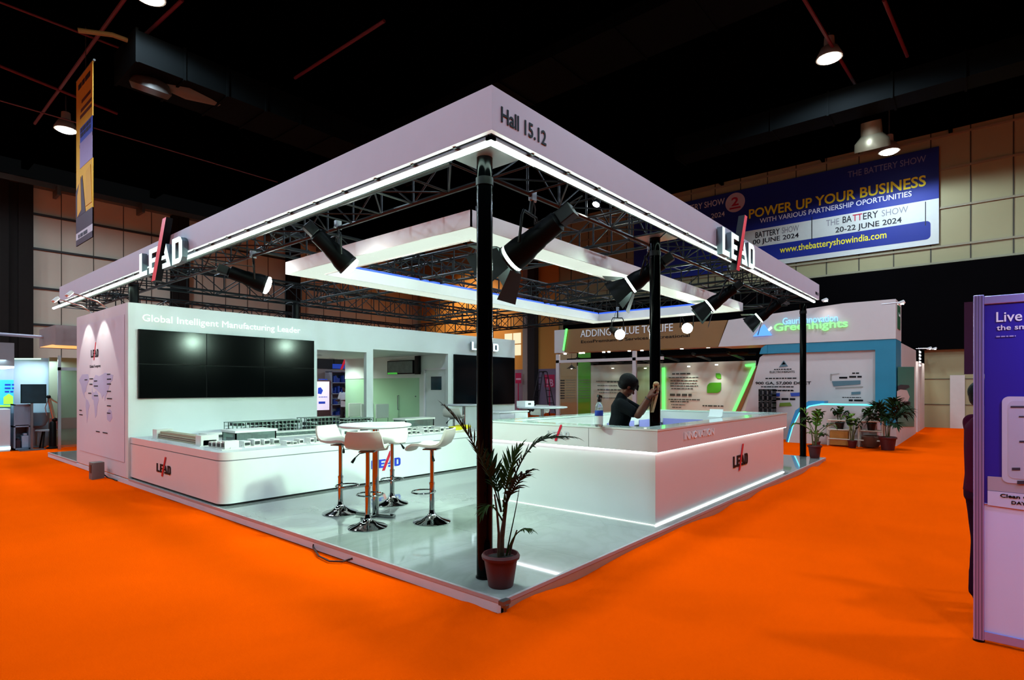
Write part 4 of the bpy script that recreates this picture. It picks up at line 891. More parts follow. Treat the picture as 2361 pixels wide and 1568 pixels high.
def oval(b, pts, rs, ax, n=20):
    """a torso: elliptical rings (half width along ax, half depth) swept up a spine"""
    vs = []; N = len(pts); ax = Vector(ax).normalized()
    for i, p in enumerate(pts):
        a = Vector(pts[max(0, i - 1)]); c = Vector(pts[min(N - 1, i + 1)]); t = (c - a).normalized(); u = (ax - t * ax.dot(t)).normalized(); w_ = t.cross(u)
        for k in range(n): an = 2 * pi * k / n; vs.append(Vector(p) + u * (cos(an) * rs[i][0]) + w_ * (sin(an) * rs[i][1]))
    fs = [(i * n + k, i * n + (k + 1) % n, (i + 1) * n + (k + 1) % n, (i + 1) * n + k) for i in range(N - 1) for k in range(n)]
    fs += [tuple(reversed(range(n))), tuple(range((N - 1) * n, N * n))]; b.add(vs, fs)
def hand(b, wrist, dirv, palm_n, curl=.7, s=1.0, spread=.0):
    """palm and five separate bent fingers; palm_n looks out of the palm"""
    d = Vector(dirv).normalized(); nn = Vector(palm_n); nn = (nn - d * nn.dot(d)).normalized(); sd = d.cross(nn)
    w_ = Vector(wrist)
    for k in (-1.5, -.5, .5, 1.5):
        limb(b, [w_ + sd * (k * .010 * s), w_ + d * (.085 * s) + sd * (k * .020 * s)], [.017 * s, .0125 * s], 10)
    for k, ln in ((-1.5, .86), (-.5, 1.0), (.5, .96), (1.5, .76)):
        p = w_ + d * (.085 * s) + sd * (k * .0205 * s); a = curl * .5; seg = [.040 * ln * s, .028 * ln * s, .021 * ln * s]; dd = d; r = [.0088 * s, .008 * s, .0074 * s, .0062 * s]; pts = [p]
        for j in range(3):
            ang = a * (j + .5); v = (d * cos(ang) + nn * sin(ang) + sd * (k * .05 + k * spread)).normalized(); pts.append(pts[-1] + v * seg[j])
        limb(b, pts, r, 8)
    p = w_ + d * (.03 * s) - sd * (.028 * s); v = (d * .6 - sd * .65 + nn * .45).normalized(); v2 = (d * .85 - sd * .15 + nn * .6).normalized()
    limb(b, [p, p + v * .038 * s, p + v * .038 * s + v2 * .03 * s, p + v * .038 * s + v2 * .052 * s], [.0135 * s, .011 * s, .0095 * s, .0075 * s], 8)
def head(b, c, fwd, up, s=1.0):
    f = Vector(fwd).normalized(); u = Vector(up); u = (u - f * u.dot(f)).normalized(); r = u.cross(f); c = Vector(c)
    M = Matrix((f, r, u)).transposed().to_4x4(); P = lambda x, y, z: c + f * (x * s) + r * (y * s) + u * (z * s)
    b.ball(P(-.012, 0, .03), .098 * s, .077 * s, .088 * s, M, 20, 14)       # skull
    b.ball(P(.028, 0, -.04), .062 * s, .058 * s, .075 * s, M, 18, 12)       # face
    b.ball(P(.055, 0, -.092), .03 * s, .032 * s, .024 * s, M, 12, 8)        # chin
    for k in (-1, 1): b.ball(P(.012, k * .047, -.062), .035 * s, .016 * s, .035 * s, M, 10, 8)    # jaw
    limb(b, [P(.083, 0, .005), P(.100, 0, -.022), P(.108, 0, -.034)], [.009 * s, .011 * s, .014 * s], 8)    # nose
    for k in (-1, 1): b.ball(P(.094, k * .012, -.037), .009 * s, M=M, nu=8, nv=6)
    b.ball(P(.082, 0, .022), .018 * s, .042 * s, .010 * s, M, 12, 6)         # brow
    b.ball(P(.084, 0, -.062), .012 * s, .024 * s, .006 * s, M, 10, 6); b.ball(P(.082, 0, -.073), .011 * s, .021 * s, .007 * s, M, 10, 6)    # lips
    for k in (-1, 1): b.ball(P(-.012, k * .078, -.012), .022 * s, .007 * s, .034 * s, M, 10, 8)     # ears
    return M, P
def eyes(M, P, s, parent):
    b = MB()
    for k in (-1, 1): b.ball(P(.079, k * .03, .0), .010 * s, .0135 * s, .009 * s, M, 10, 8)
    b.build('eye', mat('eye_dark', '#1a1512', .2), parent, smooth=True)
def hairblob(b, M, P, s, puff=1.0, nape=.05):
    b.ball(P(-.022, 0, .042), .104 * s * puff, .084 * s * puff, .088 * s * puff, M, 20, 12)
    b.ball(P(-.06, 0, -.005), .058 * s * puff, .075 * s * puff, .07 * s, M, 16, 10)
    limb(b, [P(.03, -.05, .098), P(.065, 0, .085), P(.03, .05, .098)], [.025 * s, .028 * s, .025 * s], 10)
skin = mat('brown_skin', '#5a2f1f', .55, var=.06); skin2 = mat('dark_brown_skin', '#3d2218', .55, var=.06)
hairm = mat('black_hair', '#030304', .6, spec=.15, var=.3, vscale=60, bump=.4, bscale=120)
# ---- the worker behind the counter, wiping the column
A = hd(1440, 892, 6.95)
fx, sx_ = RT.copy(), -FW
def W(f, z, s): return Vector((A.x, A.y, 0)) + fx * f + sx_ * s + Vector((0, 0, z))
MPX = 6.75 / F_PX
def WP(x, y, s): return hd(x, y, 6.95 - s)
t = thing('person', 'person in a dark grey T-shirt behind the counter wiping the black column with a cloth', 'person', W(-.03, PZ, 0))
hc = WP(1448, 890, .0); hf = (fx * .80 - UP * .56 + FW * .2); hu = (UP * .85 + fx * .56)
b = MB(); Mh, Ph = head(b, hc, hf, hu, 1.06)
oval(b, [W(-.05, .86, 0), W(-.06, 1.0, 0), W(-.07, 1.15, 0), WP(1433, 960, 0), WP(1432, 935, 0), WP(1433, 922, 0)], [(.155, .115), (.165, .12), (.15, .105), (.165, .11), (.185, .10), (.10, .06)], sx_)
limb(b, [WP(1431, 922, 0), WP(1440, 904, 0)], [.062, .056])
sR, sL = WP(1430, 932, .17), WP(1440, 930, -.17)
eR, eL = WP(1471, 957, .30), WP(1478, 950, .0)
wR, wL = WP(1496, 916, .38), WP(1500, 922, .31)
limb(b, [sR, eR], [.062, .045]); limb(b, [eR, eR.lerp(wR, .35), wR], [.045, .043, .030])
limb(b, [sL, eL], [.06, .045]); limb(b, [eL, wL], [.044, .030])
hand(b, wR, (WP(1509, 892, .36) - wR), fx + FW * .5, .9, 1.0)
hand(b, wL, (WP(1512, 899, .32) - wL), fx - FW * .3, .9, 1.0)
for k in (-1, 1):
    hp = W(-.05, .9, k * .09); kn = W(.0, .52, k * .1); an = W(-.04, .18, k * .1)
    limb(b, [hp, kn, an], [.09, .06, .042]); limb(b, [an, W(-.05, .145, k * .1), W(.12, .135, k * .11)], [.042, .04, .028])
body = fuse(b, 'body', skin, t, .0065, 3)
eyes(Mh, Ph, 1.06, t)
b = MB(); hairblob(b, Mh, Ph, 1.06, 1.14); limb(b, [Ph(.085, -.03, .06), Ph(.1, 0, .055), Ph(.085, .03, .06)], [.022, .024, .022], 8); limb(b, [Ph(.09, 0, .05), Ph(.128, 0, .028)], [.03, .012], 8); fuse(b, 'hair', hairm, t, .009, 2)
tee = mat('charcoal_tshirt', '#0d1013', .9, spec=.1, var=.15, vscale=12, bump=.3, bscale=25)
b = MB(); oval(b, [W(-.05, .9, 0), W(-.06, 1.0, 0), W(-.07, 1.15, 0), WP(1432, 960, 0), WP(1431, 935, 0), WP(1432, 921, 0)], [(.18, .14), (.182, .137), (.168, .122), (.182, .125), (.2, .115), (.105, .075)], sx_)
limb(b, [sR, sR.lerp(eR, .72)], [.078, .068]); limb(b, [sL, sL.lerp(eL, .72)], [.076, .068]); limb(b, [WP(1431, 925, 0), WP(1434, 914, 0)], [.075, .066])
fuse(b, 'tshirt', tee, t, .010, 3)
b = MB()
oval(b, [W(-.05, .84, 0), W(-.055, .93, 0), W(-.06, 1.0, 0)], [(.18, .135), (.18, .135), (.172, .128)], sx_)
for k in (-1, 1): limb(b, [W(-.05, .9, k * .09), W(.0, .52, k * .1), W(-.035, .2, k * .1)], [.102, .075, .065])
fuse(b, 'trousers', mat('dark_trousers', '#15161c', .8, var=.1), t, .012, 3)
b = MB()
for k in (-1, 1): limb(b, [W(-.07, .148, k * .1), W(.02, .148, k * .1), W(.12, .137, k * .11)], [.045, .045, .034])
b.build('shoes', mat('shoe_black', '#0c0c0d', .5), t, smooth=True)
b = MB(); ax = (wR - eR).normalized(); q = eR.lerp(wR, .93); M = Matrix.Translation(q) @ ax.to_track_quat('Z', 'Y').to_matrix().to_4x4(); b.tube([M @ Vector((.033 * cos(a * pi / 8), .033 * sin(a * pi / 8), 0)) for a in range(16)], .007, 6, closed=True); b.build('wristband', mat('wristband_dark', '#1a0d0a', .6), t, smooth=True)
# cloth gripped at the column and hanging from the hand
t = thing('cleaning_cloth', 'cream cleaning cloth held against the black column', 'cloth', WP(1512, 900, .34))
b = MB(); nu, nv = 14, 18; vs = []
for lay in (0, 1):
    for j in range(nv + 1):
        v = j / nv; xl = 1505 + 2 * sin(v * 5) + (-4) * v; xr = 1521 + (-14) * v ** 1.3; yy = 881 + 70 * v
        for i in range(nu + 1):
            u = i / nu; q = WP(xl + (xr - xl) * u, yy + 7 * (u - .5) ** 2 * (1 - v) * 4, .345 + .02 * sin(u * 9 + v * 3) + .012 * sin(u * 21 + 2 * v) + (0 if lay else .004)); vs.append(q)
W1 = nu + 1; off = W1 * (nv + 1); fs = []
for j in range(nv):
    for i in range(nu): a = j * W1 + i; fs += [(a, a + 1, a + W1 + 1, a + W1), (off + a, off + a + W1, off + a + W1 + 1, off + a + 1)]
b.add(vs, fs); b.ball(WP(1513, 885, .335), .045, .032, .028, None, 12, 8); b.build('cloth_sheet', mat('cream_cloth', '#b7a077', .9, var=.12, vscale=20, bump=.4, bscale=80), t, smooth=True)
# ---- smaller figures
def figure(p, face, shirt, pants, label, h=1.68, z0=0.0, arms='down', sit=False, hairc=None, vox=.012, sk=None):
    p = Vector(p); f = Vector(face).normalized(); s_ = UP.cross(f); k = h / 1.72
    Q = lambda a, c, z: Vector((p.x, p.y, z0)) + f * (a * k) + s_ * (c * k) + Vector((0, 0, z * k))
    t = thing('person', label, 'person', Vector((p.x, p.y, z0)))
    b = MB(); M, P = head(b, Q(.02, 0, 1.58), f, UP, k); limb(b, [Q(-.02, 0, 1.38), Q(-.005, 0, 1.5)], [.06 * k, .052 * k])
    oval(b, [Q(0, 0, .86), Q(0, 0, 1.0), Q(0, 0, 1.2), Q(-.01, 0, 1.36), Q(-.015, 0, 1.43)], [(.155 * k, .11 * k), (.15 * k, .1 * k), (.165 * k, .105 * k), (.17 * k, .09 * k), (.08 * k, .05 * k)], s_)
    A_ = []
    for d in (-1, 1):
        sh = Q(-.01, d * .185, 1.385)
        if arms == 'down': el, wr, hd_ = Q(-.03, d * .235, 1.1), Q(.05, d * .23, .87), Q(.07, d * .225, .8)
        else: el, wr, hd_ = Q(.06, d * .24, 1.12), Q(.27, d * .16, 1.13), Q(.34, d * .13, 1.14)
        limb(b, [sh, el, wr], [.052 * k, .042 * k, .028 * k], 10); hand(b, wr, hd_ - wr, -s_ * d if arms == 'down' else -UP, .6, k); A_.append((sh, el))
        if sit: hp, kn, an = Q(0, d * .09, .9), Q(.4, d * .1, .92), Q(.4, d * .1, .5)
        else: hp, kn, an = Q(0, d * .09, .9), Q(.02, d * .1, .5), Q(-.01, d * .1, .085)
        limb(b, [hp, kn, an], [.085 * k, .058 * k, .04 * k], 10); limb(b, [an, an + f * .13 * k - UP * .045 * k], [.042 * k, .03 * k], 10)
    fuse(b, 'body', sk or skin2, t, vox, 2); eyes(M, P, k, t)
    b = MB(); hairblob(b, M, P, k, 1.06); fuse(b, 'hair', hairc or hairm, t, .014, 2)
    b = MB(); oval(b, [Q(0, 0, .88), Q(0, 0, 1.0), Q(0, 0, 1.2), Q(-.01, 0, 1.36), Q(-.015, 0, 1.435)], [(.175 * k, .128 * k), (.166 * k, .116 * k), (.18 * k, .12 * k), (.185 * k, .105 * k), (.085 * k, .06 * k)], s_)
    for sh, el in A_: limb(b, [sh, sh.lerp(el, .7)], [.066 * k, .058 * k], 10)
    fuse(b, 'shirt', shirt, t, .014, 2)
    b = MB(); oval(b, [Q(0, 0, .82), Q(0, 0, .9), Q(0, 0, .96)], [(.17 * k, .125 * k), (.17 * k, .125 * k), (.165 * k, .12 * k)], s_)
    for d in (-1, 1): limb(b, [Q(0, d * .09, .9), Q(.4, d * .1, .92), Q(.4, d * .1, .54)] if sit else [Q(0, d * .09, .9), Q(.02, d * .1, .5), Q(-.01, d * .1, .12)], [.098 * k, .072 * k, .06 * k], 10)
    fuse(b, 'trousers', pants, t, .016, 2)
    return t
q = hy(795, 900, 15.4)
figure((q.x, 15.4, 0), (-.8, -.3, 0), mat('white_shirt', '#c3c7c9', .7, var=.05), mat('dark_trousers', '#15161c'), 'person in a white shirt standing beyond the first glass opening beside the blue goods', 1.68, 0, 'fwd')
q = hx(1903, 930, 16.6)
figure((16.6, q.y, 0), (-.2, -1, 0), mat('black_top', '#050506', .9, spec=.05), mat('black_pants', '#08080a', .8), 'person in black seen behind the curved white booth counter', 1.45, -.05, 'fwd')
figure((2.264, -2.592, 0), (.4, -1, 0), mat('maroon_top', '#3a0820', .9, spec=.05), mat('maroon_pants', '#22061a', .9, spec=.05), 'person in maroon standing mostly hidden beyond the purple poster stall', 1.66, 0, 'fwd', hairc=hairm)
# ================================================================== PLANTS
leafm = mat('palm_leaf', '#24380f', .6, spec=.1, var=.35, vscale=9); leafd = mat('dark_palm_leaf', '#14260b', .6, spec=.1, var=.35, vscale=9); leafl = mat('light_leaf', '#557a2c', .6, spec=.1, var=.35, vscale=9)
stemm = mat('palm_stem', '#4a4a22', .6, var=.2); trunkm = mat('palm_trunk', '#3a2f1a', .8, var=.3, bump=.5, bscale=30)
potm = mat('terracotta_pot', '#4d1214', .55, var=.08); soilm = mat('potting_soil', '#1a120d', .95, bump=.6, bscale=50)
def blade(b, p, d, ln, w0, nrm, droop=.25):
    d = Vector(d).normalized(); n_ = Vector(nrm); s = d.cross(n_)
    if s.length < .01: s = d.orthogonal()
    s.normalize(); n2 = s.cross(d); vs = []
    for k, ww in ((0, .35), (.3, 1), (.65, .75), (1, .03)):
        c = Vector(p) + d * (ln * k) - UP * (droop * ln * k * k); vs += [c - s * (w0 * ww / 2) + n2 * (w0 * .12 * ww), c - n2 * (w0 * .08 * ww), c + s * (w0 * ww / 2) + n2 * (w0 * .12 * ww)]
    fs = []
    for j in range(3): a = j * 3; fs += [(a, a + 1, a + 4, a + 3), (a + 1, a + 2, a + 5, a + 4)]
    b.add(vs, fs)
def bezier_points(pts, n):
    pts = [Vector(p) for p in pts]; out = []
    for i in range(n + 1):
        q = pts; t = i / n
        while len(q) > 1: q = [q[k].lerp(q[k + 1], t) for k in range(len(q) - 1)]
        out.append(q[0])
    return out
def frond(parent, ctrl, ln, w0, m, start=.3, n=17, droop=.3, ang=48, rad=.006, rs=None):
    rr = rs or random; b = MB(); pts = bezier_points(ctrl, 16); b.tube(pts, [rad * (1 - .8 * i / 16) + .0012 for i in range(17)], 6)
    for i in range(n):
        t = start + (1 - start) * (i + .5) / n; x = t * 16; k = min(15, int(x)); p = pts[k].lerp(pts[k + 1], x - k); tn = (pts[k + 1] - pts[k]).normalized()
        sd = tn.cross(UP)
        if sd.length < .05: sd = tn.cross(Vector((1, 0, 0)))
        sd.normalize(); up_ = sd.cross(tn); taper = (sin(pi * min(1, .18 + .82 * (t - start) / (1 - start))) * .75 + .25)
        for s in (-1, 1):
            a = R(ang - 18 * (t - start) / (1 - start) + rr.uniform(-7, 7)); v = tn * cos(a) + sd * (s * sin(a)) + up_ * (.22 + rr.uniform(-.12, .12))
            blade(b, p, v, ln * taper * rr.uniform(.85, 1.1), w0, up_, droop * rr.uniform(.5, 1.4))
    blade(b, pts[-1], pts[-1] - pts[-2], ln * .5, w0, UP, droop)
    return b.build('frond', m, parent)
def pot(parent, p, h, r0, r1, m=None, rim=True):
    M = Matrix.Translation(p); b = MB(); m = m or potm
    prof = [(r0 * .96, 0), (r0, .005), (r1 * .93, h * .8)]
    if rim: prof += [(r1 * .93, h * .83), (r1 * 1.05, h * .85), (r1 * 1.08, h * .93), (r1, h), (r1 * .93, h), (r1 * .88, h * .86), (.004, h * .855)]
    else: prof += [(r1, h), (r1 * .92, h), (r1 * .88, h * .86), (.004, h * .855)]
    b.lathe(prof, M, 32); b.build('plant_pot', m, parent, smooth=True)
    b = MB(); b.lathe([(r1 * .86, h * .85), (r1 * .6, h * .90), (.004, h * .92)], M, 20); b.build('soil', soilm, parent, smooth=True)
# big palm at the near corner
base = hz(1154, 1361, PZ) + FW * .1; base = Vector((base.x, base.y, PZ + .001)); dpt = (base - CAM).dot(FW)
t = thing('potted_palm', 'tall sparse potted palm in a dark red pot at the near platform corner', 'plant', base)
pot(t, base, .245, .095, .135)
rr = random.Random(11)
G = lambda x, y, k=0: hd(x, y, dpt + k)
b = MB()
b.tube([G(1155, 1290), G(1157, 1240, .01), G(1163, 1195, .02), G(1168, 1160, .02)], [.024, .02, .015, .010], 10); b.tube([G(1149, 1290, -.03), G(1150, 1230, -.04), G(1146, 1180, -.05), G(1140, 1140, -.05)], [.012, .01, .008, .006], 8); b.tube([G(1172, 1292, .02), G(1180, 1255, .03), G(1192, 1222, .02)], [.010, .008, .005], 8)
b.build('trunk', trunkm, t, smooth=True)
frond(t, [G(1155, 1180), G(1142, 1120, -.12), G(1105, 1020, -.25), G(1028, 940, -.28)], .18, .021, leafd, .36, 24, .12, 42, rs=rr)
frond(t, [G(1160, 1180), G(1182, 1110, -.06), G(1210, 1000, -.1), G(1250, 1005, -.05), G(1322, 1008, .0)], .18, .022, leafd, .28, 27, .35, 50, rs=rr)
frond(t, [G(1160, 1170), G(1166, 1120, .03), G(1172, 1070, .06), G(1200, 1030, .12)], .19, .022, leafm, .25, 18, .15, 38, rs=rr)
frond(t, [G(1156, 1180), G(1148, 1130, .05), G(1140, 1080, .1), G(1118, 1030, .14)], .17, .022, leafd, .28, 16, .2, 42, rs=rr)
frond(t, [G(1164, 1170), G(1180, 1130, -.1), G(1195, 1100, -.16), G(1225, 1085, -.22)], .17, .024, leafd, .22, 15, .45, 50, rs=rr)
frond(t, [G(1158, 1200), G(1140, 1165, -.08), G(1125, 1150, -.12), G(1112, 1185, -.16)], .11, .017, leafm, .4, 9, .4, 45, rs=rr)
frond(t, [G(1168, 1280), G(1180, 1240, -.04), G(1195, 1212, -.06), G(1226, 1222, -.08)], .10, .016, leafm, .5, 10, .5, 55, rs=rr)
frond(t, [G(1160, 1190), G(1170, 1150, -.03), G(1178, 1125, -.02), G(1190, 1105, .0)], .17, .024, leafm, .18, 13, .2, 34, rs=rr)
frond(t, [G(1166, 1290), G(1176, 1230, .05), G(1190, 1180, .06), G(1198, 1120, .05)], .05, .006, leafd, .75, 4, .2, 30, rs=rr)
def bush(name, label, p, h, r, nf, m, ph, pr0, pr1, ln=.16, w0=.02, seed=1, m2=None, droop=.35, lean=(0, 0), cat='plant', nl=9, ang=48, potmat=None):
    p = Vector(p); t = thing(name, label, cat, p); pot(t, p, ph, pr0, pr1, potmat); rr = random.Random(seed)
    b = MB(); top = p + Vector((lean[0] * .4, lean[1] * .4, ph + h * .35))
    for k in range(3): a = k * 2.1; b.tube([p + Vector((.03 * cos(a), .03 * sin(a), ph * .85)), p + Vector((.05 * cos(a), .05 * sin(a), ph + h * .2)), top + Vector((.07 * cos(a), .07 * sin(a), 0))], [.016, .013, .008], 7)
    b.build('trunk', stemm, t, smooth=True)
    for i in range(nf):
        a = 2 * pi * i / nf * 1.618 * 2 + rr.uniform(-.3, .3); e = rr.uniform(.3, 1); q0 = top + Vector((.05 * cos(a), .05 * sin(a), -h * .15 * rr.random())); rad = r * rr.uniform(.6, 1.05) * (1.25 - .6 * e)
        dv = Vector((cos(a), sin(a), 0))
        frond(t, [q0, q0 + dv * rad * .35 + UP * h * .3 * e, q0 + dv * rad * .75 + UP * h * (.62 * e), q0 + dv * rad + UP * h * (.62 * e - droop * .35)], ln, w0, m if i % 2 or not m2 else m2, .25, nl, droop, ang, .006, rr)
    return t
bush('potted_plant', 'leafy potted plant beside the far front column, on the platform corner', (10.2, .17, PZ + .001), .95, .42, 11, leafm, .27, .09, .13, .17, .045, 5, leafl, .3, nl=5)
q = hz(2047, 1038, 0); bush('potted_palm', 'bushy palm in a red pot on the carpet in front of the teal booth side', q, 1.1, .52, 17, leafd, .34, .14, .19, .32, .05, 8, leafd, .35, nl=9)
# ================================================================== BOOTHS ACROSS THE AISLE
XG = 15.276
cream_w = mat('booth_white', '#c9c0bd', .5, var=.03); wood = mat('gold_wood', '#8a5f2c', .45, var=.12, vscale=2); teal = mat('booth_teal', '#1f7d9a', .45, var=.05); tealg = mat('poster_teal', '#0f7a6c', .5, var=.05)
green = mat('leaf_green', '#4aa513', .45, var=.1); greenled = glow('green_led', (.10, .95, .12), 2.2); cyanled = glow('cyan_led', (.10, .80, .95), 2.0)
def G2(x, y, v=XG): q = hx(x, y, v); return (-q.y, q.z)
MG = lambda v: frame((v, 0, 0), NX)
def gpoly(b, pts, v, d, mi=0): b.prism([G2(x, y, v) for x, y in pts], MG(v), d, mi)
def gtext(s, a, c, hgt, v, m, parent, name='lettering', depth=.01, bold=.005):
    q0 = hx(*a, v); q1 = hx(*c, v); return text(s, frame((v - depth * .2, q0.y, (q0.z + q1.z) / 2), NX), q0.y - q1.y, hgt, m, parent, name, depth, bold)
# header box with neon lettering
t = thing('booth_header', 'white boxed booth header with a blue and green neon sign, above the teal frame', 'booth header', (XG, 1.6, 2.9))
MS = frame((XG, 0, 0), NX)
b = MB(); b.add([(XG, 4.05, 2.9), (XG, 3.72, 3.74), (XG, 2.0, 3.86), (XG, .5, 3.97), (XG, -.73, 3.97), (XG, -.73, 2.9)] + [(XG + 1.3, y, z) for y, z in ((4.05, 2.9), (3.72, 3.74), (2.0, 3.86), (.5, 3.97), (-.73, 3.97), (-.73, 2.9))],
      [(0, 1, 2, 3, 4, 5), tuple(reversed(range(6, 12)))] + [(i, 6 + i, 6 + (i + 1) % 6, (i + 1) % 6) for i in range(6)]); b.build('header_box', cream_w, t)
gtext('Gauri Innovation', (1805, 751), (1932, 738), .2, XG - .02, glow('neon_blue', (.25, .6, 1.0), 1.5), t, 'neon_lettering', .03, .0)
gtext('Greenhights', (1785, 771), (1955, 758), .3, XG - .02, glow('neon_green', (.25, .95, .25), 1.5), t, 'neon_lettering', .03, .012)
b = MB(); gpoly(b, [(1737, 776), (1780, 773), (1762, 748)], XG - .03, .03); b.build('neon_emblem', glow('neon_emblem_blue', (.08, .3, 1.0), 1.6), t)
b = MB(); gpoly(b, [(1758, 771), (1778, 752), (1781, 757), (1763, 773)], XG - .045, .01); b.build('emblem_stroke', neon_white, t)
b = MB(); b.box(XG + .35, -.745, 3.2, XG + .95, -.731, 3.85); b.build('side_graphic', mat('side_green', '#1d5a38', .5), t)
text('Gauri', frame((XG + .45, -.75, 3.55), NY), .35, .1, letter_white, t, 'lettering', .003)
# gold header
t = thing('booth_header', 'golden wood-grain booth header lettered across in white', 'booth header', (XG, 7, 2.95))
b = MB(); b.add([(XG + .05, 10.12, 2.95), (XG + .05, 10.0, 3.86), (XG + .05, 3.78, 3.75), (XG + .05, 4.08, 2.9), (XG + .6, 10.12, 2.95), (XG + .6, 10.0, 3.86), (XG + .6, 3.78, 3.75), (XG + .6, 4.08, 2.9)], [(0, 1, 2, 3), (7, 6, 5, 4), (0, 4, 5, 1), (1, 5, 6, 2), (2, 6, 7, 3), (3, 7, 4, 0)]); b.build('header_board', wood, t)
b = MB(); b.box(XG + .04, 10.14, 2.95, XG + .6, 10.62, 3.86); b.build('white_end', cream_w, t)
b = MB(); gpoly(b, [(1298, 808), (1301, 808), (1309, 758), (1305, 758)], XG + .02, .03); b.build('green_led_strip', greenled, t)
gtext('ADDING VALUE TO LIFE', (1339, 774), (1552, 768), .27, XG + .04, letter_white, t, 'lettering', .02, .0)
gtext('EcosPremium & Services Recreational', (1340, 786), (1590, 783), .11, XG + .04, ink, t, 'lettering', .008, 0)
b = MB(); 
for x in (1303, 1338, 1345, 1392, 1404, 1451, 1480, 1572, 1633): q = hx(x, 807, XG + .3); b.cyl((XG + .3, q.y, 2.90), (XG + .3, q.y, 2.925), .055, n=12)
b.build('downlights', glow('booth_downlight', (1, .95, .85), 14), t)
for yy in (9.2, 7.4, 5.6, 4.3):
    l = bpy.data.lights.new('booth_downlight', 'SPOT'); l.energy = 60; l.color = (1, .95, .85); l.spot_size = R(120); l.spot_blend = .8; l.shadow_soft_size = .1
    o = bpy.data.objects.new('booth_downlight', l); COL.objects.link(o); o.location = (XG + .5, yy, 2.85); o.parent = t; o.matrix_parent_inverse = Matrix.Translation(-t.location)
# white glazed frame under the gold header
t = thing('glazed_frame', 'white post-and-rail frame with glass under the gold header', 'glass partition', (XG + .1, 8.5, 0))
b = MB(); gy = lambda x: hx(x, 900, XG + .1).y
for x0, x1 in ((1283, 1290), (1459, 1467)): b.box(XG + .06, gy(x1), 0, XG + .16, gy(x0), 2.895)
b.box(XG + .06, 6.0, 2.55, XG + .16, gy(1283), 2.66); b.build('frame', cream_w, t)
b = MB(); b.box(XG + .1, 6.0, .1, XG + .11, gy(1290), 2.5); b.build('glass_pane', mat('booth_glass', '#eef5ee', .02, trans=1, var=0), t)
# back wall of the green booth
XK = 17.6
t = thing('booth_back_wall', 'white and green back wall of the booth with a big green leaf emblem', 'booth wall', (XK, 7, 0))
b = MB(); b.box(XK, 3.6, 0, XK + .1, 11.9, 2.52); b.build('wall_board', mat('booth_backwall', '#cfd6c4', .5, var=.03), t)
mats = [mat('wood_tan', '#a58a5e', .5), green, mat('pale_green', '#a9c89a', .5), wood, ink, mat('grey_print', '#6b7268', .5)]
b = MB()
gpoly(b, [(1292, 955), (1330, 955), (1330, 800), (1292, 800)], XK - .01, .008, 0)
gpoly(b, [(1333, 960), (1362, 960), (1362, 800), (1333, 800)], XK - .01, .008, 1)
gpoly(b, [(1470, 960), (1522, 960), (1522, 846), (1470, 846)], XK - .01, .008, 2)
for i in range(8):
    y = 876 + i * 5.8
    gpoly(b, [(1291, y + 3), (1302, y + 3), (1302, y), (1291, y)], XK - .02, .008, 4); gpoly(b, [(1304, y + 1), (1327, y + 1), (1327, y), (1304, y)], XK - .02, .008, 5)
    gpoly(b, [(1333, y + 1.2), (1361, y + 1.2), (1361, y), (1333, y)], XK - .02, .008, 5)
b.build('wall_graphic', mats, t)
b = MB(); MK = frame((XK - .012, 0, 0), NX)
for (x0, x1, y, h_) in ((1375, 1430, 880, .03), (1378, 1425, 890, .03), (1400, 1430, 882, .06), (1378, 1432, 900, .05), (1380, 1430, 918, .03), (1382, 1428, 906, .03), (1550, 1592, 864, .06), (1542, 1612, 872, .035), (1546, 1608, 879, .035), (1546, 1606, 885, .035), (1546, 1610, 891, .035), (1548, 1600, 897, .035), (1545, 1595, 913, .09), (1542, 1614, 922, .04), (1546, 1588, 927, .04), (1548, 1580, 934, .03), (1550, 1572, 940, .03), (1620, 1668, 937, .05), (1478, 1500, 893, .04), (1480, 1500, 902, .04), (1480, 1502, 912, .04), (1478, 1500, 883, .04)):
    q0 = G2(x0, y, XK); q1 = G2(x1, y, XK); scribble(b, MK, q0[0], q0[1], q1[0] - q0[0], h_, .004)
b.build('small_print', mat('print_grey', '#4a5046', .5), t)
b = MB(); q = G2(1646, 886, XK); r_ = .36
pts = [(q[0] - .25, q[1] - .32), (q[0] + .1, q[1] - .32)] + [(q[0] + .1 + .17 * sin(R(a)), q[1] - .15 - .17 * cos(R(a))) for a in (15, 45, 75, 90)] + [(q[0] + .27, q[1] + .06), (q[0] + .1, q[1] + .06)] + [(q[0] - .08 - .17 * sin(R(a)), q[1] - .11 + .17 * cos(R(a))) for a in (0, 30, 60, 90)]
b.prism(pts, frame((XK - .012, 0, 0), NX), .01); q2 = G2(1657, 867, XK); b.prism([(q2[0] - .1, q2[1] - .03), (q2[0] - .02, q2[1] - .1), (q2[0] + .09, q2[1] - .1), (q2[0] + .09, q2[1] + .05), (q2[0] + .04, q2[1] + .1), (q2[0] - .1, q2[1] + .1)], frame((XK - .012, 0, 0), NX), .01); b.build('leaf_emblem', green, t)
b = MB(); gpoly(b, [(1688, 951), (1694, 951), (1742, 845), (1735, 845)], XK - .03, .03); gpoly(b, [(1720, 845), (1740, 845), (1742, 838), (1718, 841)], XK - .03, .03); gpoly(b, [(1527, 950), (1533, 950), (1533, 848), (1527, 848)], XK - .03, .03); b.build('green_led_strip', greenled, t)
b = MB(); gpoly(b, [(1696, 951), (1706, 951), (1752, 840), (1744, 845)], XK - .03, .03); b.build('wood_return', wood, t)
b = MB()
for x, y in ((1588, 846), (1652, 842), (1413, 850), (1488, 850)): q = hx(x, y, XK - .25); b.cyl(q, q + Vector((0, 0, .03)), .05, n=10)
b.build('wall_washers', glow('booth_downlight', (1, .95, .85), 14), t)
